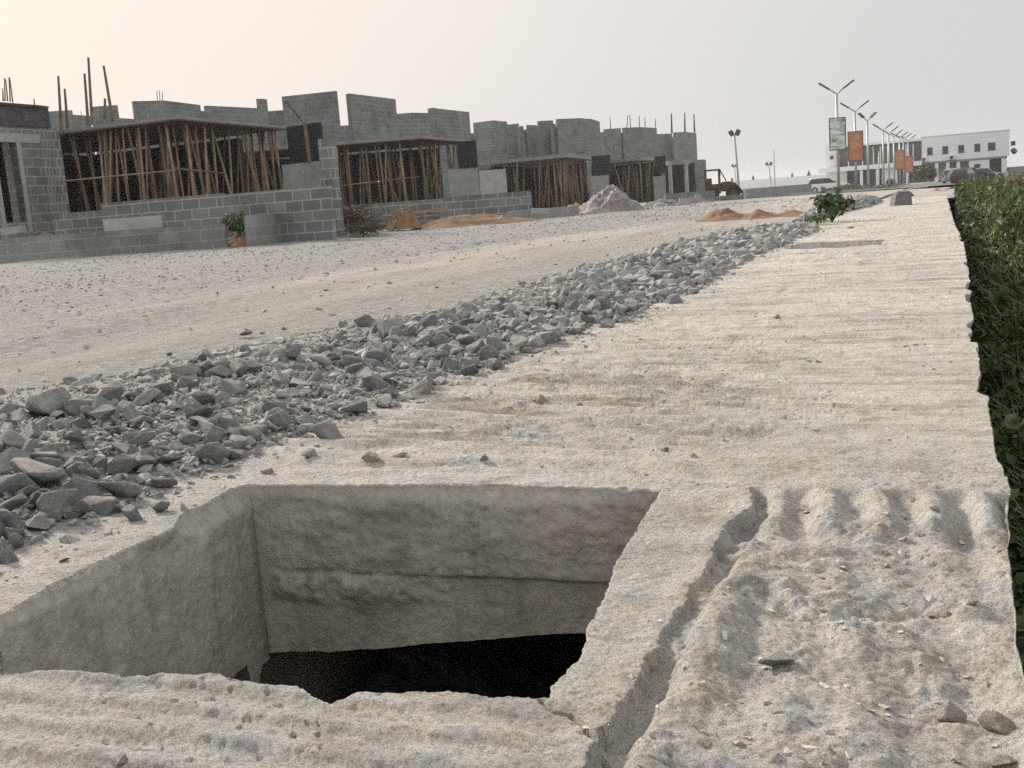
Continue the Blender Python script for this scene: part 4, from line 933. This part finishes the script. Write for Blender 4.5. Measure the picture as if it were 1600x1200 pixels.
a = at(1243, 372, .02); bush('weed_clump', at(1277, 352, .0), .25, .16, 160, .05, MAT['grass'], 'low pale weeds at the foot of the leafy bush', 'bush', 57, 5, asp=.4)

# ------------------------------------------------------------------ far end: slab end, boulder, kerb, road
a = at(1407, 321, .0); D = proj(a)[2]; s_ = D/F
mb = MB(); W = 27*s_; Hh = 22*s_
mb.add([(-W*.52, -.2, -.03), (W*.5, -.2, -.03), (W*.5, .22, -.03), (-W*.5, .22, -.03), (-W*.34, -.16, Hh*.93), (W*.48, -.17, Hh), (W*.47, .2, Hh*.97), (-W*.3, .2, Hh*.9)],
       [(3, 2, 1, 0), (4, 5, 6, 7), (0, 1, 5, 4), (1, 2, 6, 5), (2, 3, 7, 6), (3, 0, 4, 7)])
o = mb.build('concrete_block', MAT['boulder'], bevel=.025); o.location = (a[0], a[1], 0); o.rotation_euler = (0, 0, YAW*.8)
tag(o, 'square grey concrete block standing at the far end of the stone bank', 'concrete block')
p0 = atD(1424, 307.5, 29); p1 = atD(1484, 304, 28.5)
wall('kerb_wall', [p0, p1], -.5, p0[2]+.02, MAT['plaster'], 'low grey wall edge just beyond the far end of the slab', th=.3)
a = atD(1420, 315, 28); bush('dark_bush', (a[0], a[1], a[2]), .14, .25, 120, .08, MAT['leaf'], 'small dark bush right of the square concrete block', 'bush', 53, 5)
a = atD(1462, 305, 34); heap('sacking_heap', a[0], a[1], .75, .6, .26, MAT['pink'], 'low pale pink heap of rubble and sacking beyond the slab end', 'sacking', 55, .4, z0=a[2])
a = atD(1490, 303, 36); heap('earth_mound', a[0], a[1], 1.2, .8, .2, MAT['soil'], 'brown earth mound behind the pink heap at the verge', 'earth', 56, .4, z0=a[2])
mb = MB()
ry = list(range(48, 150, 4)); V = []
for y in ry: V += [(-5.05, y, gz(y)+.02), (1.6, y, gz(y)+.02)]
mb.add(V, [(2*k, 2*k+1, 2*k+3, 2*k+2) for k in range(len(ry)-1)]); tag(mb.build('road', MAT['asphalt']), kind='structure')
mb = MB()
for y in range(52, 148, 4):
    for x0, x1, hh in ((-6.9, -6.75, .13), (-5.25, -5.1, .13)): mb.add([(x0, y, gz(y)-.1), (x1, y, gz(y)-.1), (x1, y+4, gz(y+4)-.1), (x0, y+4, gz(y+4)-.1), (x0, y, gz(y)+hh), (x1, y, gz(y)+hh), (x1, y+4, gz(y+4)+hh), (x0, y+4, gz(y+4)+hh)], [(4, 5, 6, 7), (0, 1, 5, 4), (1, 2, 6, 5), (2, 3, 7, 6), (3, 0, 4, 7)])
tag(mb.build('kerb', MAT['kerb']), kind='structure')
# planted median strip
for n, (y0, y1, lab) in enumerate(((63, 88, 'nearest scrubby planted strip under the first three lamp posts'), (100, 142, 'farther scrubby planted strip under the far lamp posts'))):
    rg2 = np.random.default_rng(60+n); k = 5000; y = y0+(y1-y0)*rg2.random(k); x = -6.7+1.4*rg2.random(k)
    z = np.vectorize(gz)(y)+.08+rg2.random(k)**1.3*(.20+.2*fbm(x*1.5, y*.8, 61, 3))
    V, Fc = leaves(np.stack([x, y, z], 1), rg2.normal(size=(k, 3))+np.array([0, -.3, .8]), .10+.12*rg2.random(k), 62, .5)
    tag(np_mesh('planted_strip', V, Fc, MAT['dry' if n == 0 else 'grass'], smooth=False), lab, 'planting', kind='stuff')

# ------------------------------------------------------------------ lamp posts
def lamp_post(px, D, label, board=None, hgt=6.0, single=False, rz=0):
    a = atD(px, 290, D); x, y = a[0], a[1]; z0 = gz(y)-.05
    root = empty('street_lamp', (x, y, z0), label, 'street lamp', 'double arm street lamps')
    root.rotation_euler = (0, 0, rz)
    def part(mb, nm, m, sm=False):
        o = mb.build(nm, m, smooth=sm); o.parent = root; return o
    part(MB().tube((0, 0, 0), (0, 0, hgt-.62), .09, .07, 12), 'pole', MAT['steel'], True)
    part(MB().box(-.16, -.16, 0, .16, .16, .07), 'base_plate', MAT['steel'])
    for sx in (-1, 1):
        part(MB().tube((0, 0, hgt-.66), (sx*.42, 0, hgt-.36), .045, .04, 8), 'arm', MAT['steel'], True)
        mb = MB(); mb.bar((sx*.38, 0, hgt-.39), (sx*.92, 0, hgt-.02), .24, .09); part(mb, 'lamp_head', MAT['lamp'])
    if board:
        zc_, w2, h2, m = board
        bo = part(MB().box(-w2, -.11, zc_-h2, w2, -.085, zc_+h2), 'banner', MAT[m])
        fr = MB()
        for (x0, x1, za, zb_) in ((-w2-.04, w2+.04, zc_+h2, zc_+h2+.045), (-w2-.04, w2+.04, zc_-h2-.045, zc_-h2), (-w2-.045, -w2, zc_-h2, zc_+h2), (w2, w2+.045, zc_-h2, zc_+h2)): fr.box(x0, -.125, za, x1, -.07, zb_)
        q = fr.build('banner_frame', MAT['frame']); q.parent = bo
        if m == 'orange':
            tx = MB()
            for (zz, x0, x1, hh) in ((.52, -.02, .26, .05), (.40, -.08, .28, .045), (.15, -.3, .2, .05), (.03, -.3, .26, .05), (-.10, -.3, .05, .045), (-.55, -.25, .25, .03)):
                xk = x0
                while xk < x1: 
                    wk = random.uniform(.03, .06); tx.box(xk, -.116, zc_+zz*h2/.78, min(xk+wk, x1), -.1102, zc_+zz*h2/.78+hh*random.uniform(.7, 1.1)); xk += wk+.018
            q = tx.build('banner_text', MAT['print_w']); q.parent = bo
        for zz in (zc_+h2*.8, zc_-h2*.8): part(MB().box(-w2*.9, -.086, zz-.02, w2*.9, .02, zz+.02), 'bracket', MAT['steel'])
    return root
lamp_post(1310.5, 60, 'nearest double arm street lamp, carrying the green and white picture banner', (3.2, .40, .83, 'poster'), rz=YAW*.35)
lamp_post(1338, 74, 'second double arm street lamp, carrying the large orange banner', (3.05, .46, .95, 'orange'), rz=YAW*.35)
lamp_post(1357, 85, 'third double arm street lamp, without any banner, just right of the orange one', rz=.9)
for px, D, bd_, lab in ((1381, 100, None, 'fourth street lamp from the near end, bare pole'), (1389.5, 108, None, 'fifth street lamp from the near end, bare pole'), (1397.5, 116, None, 'sixth street lamp from the near end, bare pole'),
                    (1406.5, 122, (3.0, .5, 1.0, 'orange'), 'far street lamp with the left one of two distant orange banners'), (1412.5, 128, None, 'bare far street lamp between the two distant orange banners'), (1420, 134, (2.5, .5, .95, 'orange'), 'farthest street lamp, with the right distant orange banner')):
    lamp_post(px, D, lab, bd_, rz=.35)
lamp_post(1374, 150, 'short distant street lamp before the glazed front, half hidden among the poles', hgt=5.2, rz=.6)
def flood(px, y_top, D, label, n=2, r=.09):
    t_ = atD(px, y_top, D); x, y = t_[0], t_[1]; z0 = gz(y); hgt = t_[2]-z0
    root = empty('floodlight_mast', (x, y, z0), label, 'floodlight mast', 'floodlight masts')
    def part(mb, nm, m): o = mb.build(nm, m); o.parent = root
    part(MB().tube((0, 0, 0), (-.25, 0, hgt-.45), r*1.2, r*.7, 10), 'mast', MAT['steel'])
    part(MB().bar((-.6, 0, hgt-.42), (.1, 0, hgt-.42), .07, .07), 'crossbar', MAT['steel'])
    for sx in (-.3, .3)[:n]:
        m4 = Matrix.Translation((-.25+sx, -.05, hgt-.18)) @ Matrix.Rotation(sx*1.6, 4, 'Y') @ Matrix.Rotation(.5, 4, 'X')
        part(MB().box(-.2, -.12, -.26, .2, .12, .26, m4), 'floodlight', MAT['lamp'])
flood(1152, 204, 100, 'tall floodlight mast with twin heads behind the rusty loader', 2, .1)
flood(1150, 257, 190, 'far faint floodlight mast just left of the tall mast foot', 2, .1)
flood(1204, 254, 170, 'distant twin head floodlight mast over the white wall', 2, .1)
t_ = atD(1209, 235, 180); MBp = MB().tube((t_[0], t_[1], gz(t_[1])), (t_[0], t_[1], t_[2]), .12, .08, 8); tag(MBp.build('mast', MAT['steel']), 'plain slim mast right of the distant twin head floodlight', 'mast')

# ------------------------------------------------------------------ white low wall with far bits
a = atD(1140, 285, 200); b = atD(1300, 281, 215); wall('white_wall', [a, b], -1.2, a[2]+.2, MAT['white'], 'long low white boundary wall far behind the grey wall')
for n, (px, py, hp, lab) in enumerate(((1177, 284, 10, 'tiny far conifer left of the distant mast'), (1144, 286, 9, 'tiny far conifer above the loader engine'), (1203.5, 283, 9, 'tiny far conifer at the foot of the distant mast'), (1238, 281, 11, 'tiny far conifer above the middle of the white wall'), (1264, 278, 12, 'tiny far conifer left of the white car'))):
    a = atD(px, py, 230); h_ = hp/F*230
    root = empty('conifer', (a[0], a[1], a[2]-.4), lab, 'tree', 'far conifers behind the white wall')
    k = 260; t = np.random.default_rng(n).random((k, 3)); zz = t[:, 0]**1.3; rr = (1-zz)*.42*h_*t[:, 1]**.5
    V, Fc = leaves(np.stack([np.cos(t[:, 2]*6.28)*rr, np.sin(t[:, 2]*6.28)*rr, .3+zz*h_], 1), np.random.default_rng(n+9).normal(size=(k, 3))+np.array([0, 0, .5]), np.full(k, .28), n, .5)
    np_mesh('crown', V, Fc, MAT['leaf'], root, smooth=False); o = MB().tube((0, 0, -.2), (0, 0, .5*h_), .08, .04, 6).build('trunk', MAT['twig']); o.parent = root

# ------------------------------------------------------------------ white building
YB = 165.0
def bx(px, py): p = atY(px, py, YB); return p[0], p[2]
zg = gz(YB)-.05
wb = empty('white_building', (0, YB, zg), 'long white two storey building with a glazed left wing behind the lamps', 'building')
def wp(mb, nm, m, par=None): return mb.build(nm, m, par or wb)
xl, zt = bx(1440, 213)[0], bx(1577, 203.5)[1]; xr = bx(1577.5, 220)[0]; zf = bx(1500, 249)[1]
wp(MB().box(xl, YB, zf, xr, YB+14, zt), 'upper_storey', MAT['white'])
wp(MB().box(xl-.1, YB-.06, zt, xr+.08, YB+14.1, zt+.12), 'parapet_coping', MAT['offwhite'])
wp(MB().box(xl, YB-.05, zf-.28, xr-.3, YB+14, zf-.002), 'floor_band', MAT['plaster'])
wp(MB().box(xl, YB+3, zg, xr-.4, YB+13.8, zf-.28), 'ground_storey', MAT['offwhite'])
for px in (1463.5, 1481, 1497.5):
    x = bx(px, 270)[0]; wp(MB().box(x-.22, YB, zg, x+.22, YB+.45, zf-.281), 'porch_column', MAT['white'])
for a, b in ((1514, 1546), (1565, 1573)):
    wp(MB().box(bx(a, 270)[0], YB+.02, zg, bx(b, 270)[0], YB+3.01, zf-.281), 'porch_wall', MAT['white'])
x0 = bx(1545, 270)[0]; x1 = bx(1566, 270)[0]; wp(MB().box(x0, YB+1.5, zg, x1, YB+2.99, zf-.5), 'dark_doorway', MAT['frame'])
for px, w2 in ((1453, .33), (1477, .36), (1502, .36), (1527, .36), (1549.5, .45)):
    x, z = bx(px, 236-(px-1453)*.08); fr = wp(MB().box(x-w2, YB-.05, z-.48, x+w2, YB-.001, z+.48), 'window', MAT['window'])
    m_ = MB().box(x-.02, YB-.07, z-.48, x+.02, YB-.052, z+.48); m_.box(x-w2-.05, YB-.09, z-.56, x+w2+.05, YB-.0015, z-.482); m_.build('window_frame', MAT['frame'], fr)
x, z = bx(1527, 261); wp(MB().box(x-.35, YB-.06, z-.4, x+.35, YB+.015, z+.4), 'window', MAT['window'])
for px, py in ((1444.5, 249), (1488, 246)):
    x, z = bx(px, py); ac = wp(MB().box(x-.42, YB-.34, z-.28, x+.42, YB-.003, z+.28), 'air_conditioner', MAT['offwhite']); MB().tube((x-.1, YB-.36, z), (x-.1, YB-.342, z), .24, .24, 14).build('fan_grille', MAT['frame'], ac)
# left wing, glazed
xa = bx(1287, 230)[0]; xb = bx(1307, 250)[0]; zw = bx(1290, 226)[1]; zgt, zgb = bx(1340, 231)[1], bx(1340, 259)[1]
wp(MB().box(xa, YB+2, zg, xb, YB+12, zw), 'wing_wall', MAT['white'])
wp(MB().box(xb, YB+.4, zgt+.25, xl-.002, YB+12, zw-.25), 'wing_parapet', MAT['white'])
wp(MB().box(xb, YB+.45, zgt, xl-.004, YB+12, zgt+.249), 'glazing_head', MAT['frame'])
gl = wp(MB().box(xb, YB+.6, zgb, xl-.006, YB+11.9, zgt-.001), 'glazing', MAT['glass'])
k = 0; x = xb+.1
mu = MB()
while x < xl-.2: mu.box(x-.08, YB+.5, zgb, x+.08, YB+.598, zgt-.002); x += .95 if k % 3 else 1.5; k += 1
mu.build('mullions', MAT['offwhite'], gl)
x, z = bx(1297.5, 246); wp(MB().box(x-.22, YB+1.95, z-.25, x+.22, YB+1.998, z+.25), 'window', MAT['window'])
wp(MB().box(bx(1280, 270)[0], YB-.6, zgb-.62, xl-.008, YB+12.1, zgb-.001), 'canopy_slab', MAT['white'])
wp(MB().box(bx(1322, 270)[0], YB+2.0, zg, xl-.01, YB+11, zgb-.621), 'ground_glazing', MAT['glass'])
wp(MB().box(bx(1292, 270)[0], YB+1.2, zg, bx(1322, 270)[0]-.003, YB+11, zgb-.622), 'ground_wall', MAT['white'])
wp(MB().box(bx(1378, 270)[0], YB+.2, zg, bx(1402, 270)[0], YB+1.99, zgb-.623), 'entrance_wall', MAT['white'])
for px in (1346, 1371, 1418): x = bx(px, 270)[0]; wp(MB().box(x-.2, YB-.3, zg, x+.2, YB+.1, zgb-.624), 'porch_column', MAT['white'])
x, z = bx(1580.5, 224); ac = wp(MB().box(x-.05, YB+.3, z-.3, x+.5, YB+.9, z+.3), 'air_conditioner', MAT['frame'])
# dish on the side wall
x, z = bx(1583, 237); o = wp(MB().tube((x, YB+.5, z), (x+.25, YB+.3, z+.2), .42, .40, 16), 'satellite_dish', MAT['frame'])
a = atD(1578, 283, 150); b = atD(1640, 279, 150); wall('site_shed', [a, b], -1.2, a[2]+1.9, MAT['plaster'], 'grey shed wall at the frame edge right of the white building', 'shed', th=3)
for n, (px, r, h_, lab) in enumerate(((1434, 1.0, 2.2, 'dark green shrub under the glazed front beside the distant banners'), (1446, 1.15, 2.5, 'dark green shrub before the white building porch'), (1456, .9, 2.3, 'dark green shrub next to the first porch column'), (1392, .8, .9, 'low round shrub at the glazed entrance'), (1300, .8, 1.3, 'shrub behind the white car'))):
    a = atD(px, 284, 146); bush('garden_shrub', (a[0], a[1], gz(a[1])-.05), r, h_, 420, .34, MAT['leaf' if n < 3 else 'bush'], lab, 'shrub', 70+n, 5, 'garden shrubs by the white building')

# ------------------------------------------------------------------ cars
def car(px, py, D, rz, m, label, L=4.4, W=1.75, Hc=1.55, suv=True):
    a = atD(px, py, D); z0 = gz(a[1])-.01
    root = empty('parked_car', (a[0], a[1], z0), label, 'car', 'parked cars'); root.rotation_euler = (0, 0, rz)
    def part(mb, nm, mt, par=None, **k): o = mb.build(nm, mt, **k); o.parent = par or root; return o
    hb = .92 if suv else .82
    def sec(pts, y0, y1, mb):
        n = len(pts); mb.add([(x, y0, z) for x, z in pts]+[(x, y1, z) for x, z in pts], [tuple(range(n)), tuple(range(n, 2*n))[::-1]]+[(i, (i+1) % n, n+(i+1) % n, n+i) for i in range(n)])
    lo = [(-L/2, .35), (-L/2+.05, .25), (L/2-.08, .25), (L/2, .45), (L/2-.04, .72), (L/2-.3, hb-.08), (L*.18, hb), (-L/2+.12, hb+.03), (-L/2, .75)]
    mb = MB(); sec(lo, -W/2, W/2, mb); part(mb, 'body', m, bevel=.05)
    rf = -L/2+.18 if suv else -L/2+.75
    cb = [(rf-.02, hb+.02), (L*.2, hb), (L*.03, Hc-.02), (-L*.1, Hc), (rf+.35, Hc-.03)]
    gw = [(rf+.02, hb+.06), (L*.185, hb+.04), (L*.025, Hc-.1), (-L*.1, Hc-.08), (rf+.34, Hc-.11)]
    def taper(pts, w0, w1, mb):
        n = len(pts); f = lambda z: (w0+(w1-w0)*(z-hb)/(Hc-hb))/2
        mb.add([(x, -f(z), z) for x, z in pts]+[(x, f(z), z) for x, z in pts], [tuple(range(n)), tuple(range(n, 2*n))[::-1]]+[(i, (i+1) % n, n+(i+1) % n, n+i) for i in range(n)])
    mb = MB(); taper(cb, W-.12, W-.42, mb); part(mb, 'cabin', m)
    mb = MB(); taper(gw, W-.105, W-.40, mb); gx0 = part(mb, 'window', MAT['window'])
    mb = MB(); mb.add([(L*.20+.01, -W*.42, hb+.03), (L*.20+.01, W*.42, hb+.03), (L*.045, W*.36, Hc-.09), (L*.045, -W*.36, Hc-.09)], [(0, 1, 2, 3)]); part(mb, 'windscreen', MAT['window'])
    mb = MB(); mb.add([(rf-.03, -W*.42, hb+.06), (rf-.03, W*.42, hb+.06), (rf+.31, W*.36, Hc-.1), (rf+.31, -W*.36, Hc-.1)], [(3, 2, 1, 0)]); part(mb, 'rear_window', MAT['window'])
    for sx in (-1, 1):
        for sy in (-1, 1):
            x = sx*L*.31; y = sy*(W/2-.09)
            wv = part(MB().tube((x, y-.1, .33), (x, y+.1, .33), .33, .33, 18), 'wheel', MAT['rubber']); part(MB().tube((x, y+sy*.1, .33), (x, y+sy*.112, .33), .19, .19, 12), 'rim', MAT['steel'], wv)
        part(MB().box(L/2-.12, sx*W*.36-.16, .62, L/2-.01, sx*W*.36+.16, .76), 'headlight', MAT['chrome'])
        part(MB().box(-L/2-.012, sx*W*.4-.1, .68, -L/2+.1, sx*W*.4+.1, .95), 'tail_light', MAT['lens'])
    return root
car(1293, 297, 118, .22, MAT['car_w'], 'white estate car parked behind the leafy bush near the first lamp', 4.6, 1.8, 1.6)
car(1493, 280, 118, 1.25, MAT['car_s'], 'silver hatchback parked before the white building porch, left of the dark car', 3.9, 1.7, 1.55)
car(1516, 281, 112, .35, MAT['car_b'], 'dark blue car parked before the white building, in the middle', 4.5, 1.8, 1.5)
car(1507, 281, 109, 1.3, MAT['car_r'], 'maroon car seen from behind, overlapping the dark blue one', 4.0, 1.7, 1.4)
car(1540, 280, 120, .05, MAT['car_s'], 'silver saloon parked right of the dark blue car', 4.5, 1.75, 1.4, False)

# ------------------------------------------------------------------ loader
a = atD(1128, 303, 84); z0 = gz(a[1])
ld = empty('wheel_loader', (a[0], a[1], z0), 'old rusty orange wheel loader standing behind the low wall by the last house', 'wheel loader'); ld.rotation_euler = (0, 0, .25)
def lp(mb, nm, m, par=None, **k): o = mb.build(nm, m, **k); o.parent = par or ld; return o
mb = MB(); pr = [(-.1, .7), (1.25, .6), (1.3, .9), (1.15, 1.2), (.75, 1.42), (.2, 1.45), (-.1, 1.35)]; nq = len(pr)
mb.add([(x, -.5, z) for x, z in pr]+[(x, .5, z) for x, z in pr], [tuple(range(nq)), tuple(range(nq, 2*nq))[::-1]]+[(i, (i+1) % nq, nq+(i+1) % nq, nq+i) for i in range(nq)])
lp(mb, 'engine_hood', MAT['loader'], bevel=.08)
mb = MB(); mb.box(-1.3, -.55, .55, -.08, .55, 1.3); lp(mb, 'chassis', MAT['loader'], bevel=.04)
mb = MB()
for x, y in ((-1.2, -.5), (-1.2, .5), (-.15, -.5), (-.15, .5)): mb.box(x-.06, y-.06, 1.29, x+.06, y+.06, 2.3)
mb.box(-1.2, -.52, 1.28, -.75, .52, 1.75); lp(mb, 'cab_frame', MAT['loader'])
lp(MB().box(-1.32, -.62, 2.3, -.05, .62, 2.42), 'cab_roof', MAT['loader'], bevel=.03)
lp(MB().bar((-.1, 0, 2.35), (.35, 0, 1.5), .08, .08), 'exhaust_stay', MAT['loader_d'])
for x in (-.75, .85):
    for sy in (-1, 1):
        wv = lp(MB().tube((x, sy*.58-.17, .52), (x, sy*.58+.17, .52), .52, .52, 20), 'wheel', MAT['rubber']); lp(MB().tube((x, sy*.76, .52), (x, sy*.775, .52), .26, .26, 14), 'rim', MAT['loader'], wv)
for sy in (-.35, .35):
    mb = MB(); mb.bar((1.2, sy, .95), (1.7, sy, .35), .12, .18); lp(mb, 'lift_arm', MAT['loader_d'])
mb = MB(); pr = [(1.6, .05), (2.2, .03), (2.22, .1), (1.8, .18), (1.72, .5), (1.85, .72), (1.75, .75), (1.58, .5)]; nq = len(pr)
mb.add([(x, -.75, z) for x, z in pr]+[(x, .75, z) for x, z in pr], [tuple(range(nq)), tuple(range(nq, 2*nq))[::-1]]+[(i, (i+1) % nq, nq+(i+1) % nq, nq+i) for i in range(nq)])
lp(mb, 'bucket', MAT['loader_d'])

# ------------------------------------------------------------------ light
SUN_AZ, SUN_EL = R(62), R(27)       # left of the road direction, low behind the haze
sd = Vector((-math.sin(SUN_AZ)*math.cos(SUN_EL), math.cos(SUN_AZ)*math.cos(SUN_EL), math.sin(SUN_EL)))
sun = bpy.data.lights.new('sun', 'SUN'); sun.energy = 3.8; sun.angle = R(10); sun.color = (1, .92, .84)
so_ = bpy.data.objects.new('sun', sun); col.objects.link(so_); so_.rotation_euler = sd.to_track_quat('Z', 'Y').to_euler(); so_.location = (-20, 20, 20)
W = bpy.data.worlds.new('World'); scene.world = W; W.use_nodes = True; nt = W.node_tree
bg = nt.nodes['Background']; sky = node(nt, 'ShaderNodeTexSky', sky_type='NISHITA'); sky.sun_disc = False; sky.sun_elevation = SUN_EL; sky.sun_rotation = -SUN_AZ; sky.dust_density = 6; sky.air_density = 1.2; sky.ozone_density = 1.0
g = nt.nodes.new('ShaderNodeTexCoord').outputs['Generated']
dot = nt.nodes.new('ShaderNodeVectorMath'); dot.operation = 'DOT_PRODUCT'; nt.links.new(g, dot.inputs[0]); dot.inputs[1].default_value = tuple(Vector((sd.x, sd.y, sd.z*1.2)).normalized())
hz = ramp(nt, dot.outputs['Value'], [(0.0, (.88, .89, .90)), (.2, (.80, .81, .82)), (.34, (.615, .63, .64)), (.50, (.65, .65, .64)), (.66, (.75, .725, .705)), (.78, (.85, .785, .735)), (.90, (.97, .82, .735)), (1.0, (1.08, .87, .76))])
nmul = mix(nt, 1.0, sky.outputs[0], (.07, .07, .07), 'MULTIPLY')
cl = noise(nt, g, 1.6, 5, .55, .3)
hz = mix(nt, .35, hz, ramp(nt, cl, [(.3, (.93, .94, .95)), (.7, (1.06, 1.05, 1.04))]), 'MULTIPLY')
nt.links.new(mix(nt, .95, nmul, hz), bg.inputs['Color']); bg.inputs['Strength'].default_value = .76
scene.view_settings.view_transform = 'Standard'; scene.view_settings.look = 'None'; scene.view_settings.exposure = .52; scene.view_settings.gamma = 1
scene.render.engine = 'CYCLES'
scene.cycles.max_bounces = 6; scene.cycles.sample_clamp_indirect = 1.5; scene.cycles.volume_bounces = 1
scene.cycles.use_denoising = False

# ------------------------------------------------------------------ air
hm = bpy.data.materials.new('haze_air'); hm.use_nodes = True; nt = hm.node_tree
nt.nodes.remove(nt.nodes['Principled BSDF']); pvn = nt.nodes.new('ShaderNodeVolumePrincipled'); pvn.inputs['Density'].default_value = .00035
pvn.inputs['Color'].default_value = (1, 1, 1, 1); pvn.inputs['Anisotropy'].default_value = .3
nt.links.new(pvn.outputs[0], nt.nodes['Material Output'].inputs['Volume'])
tag(MB().box(-1000, -40, -4, 1000, 950, 8).build('haze', hm), kind='stuff')
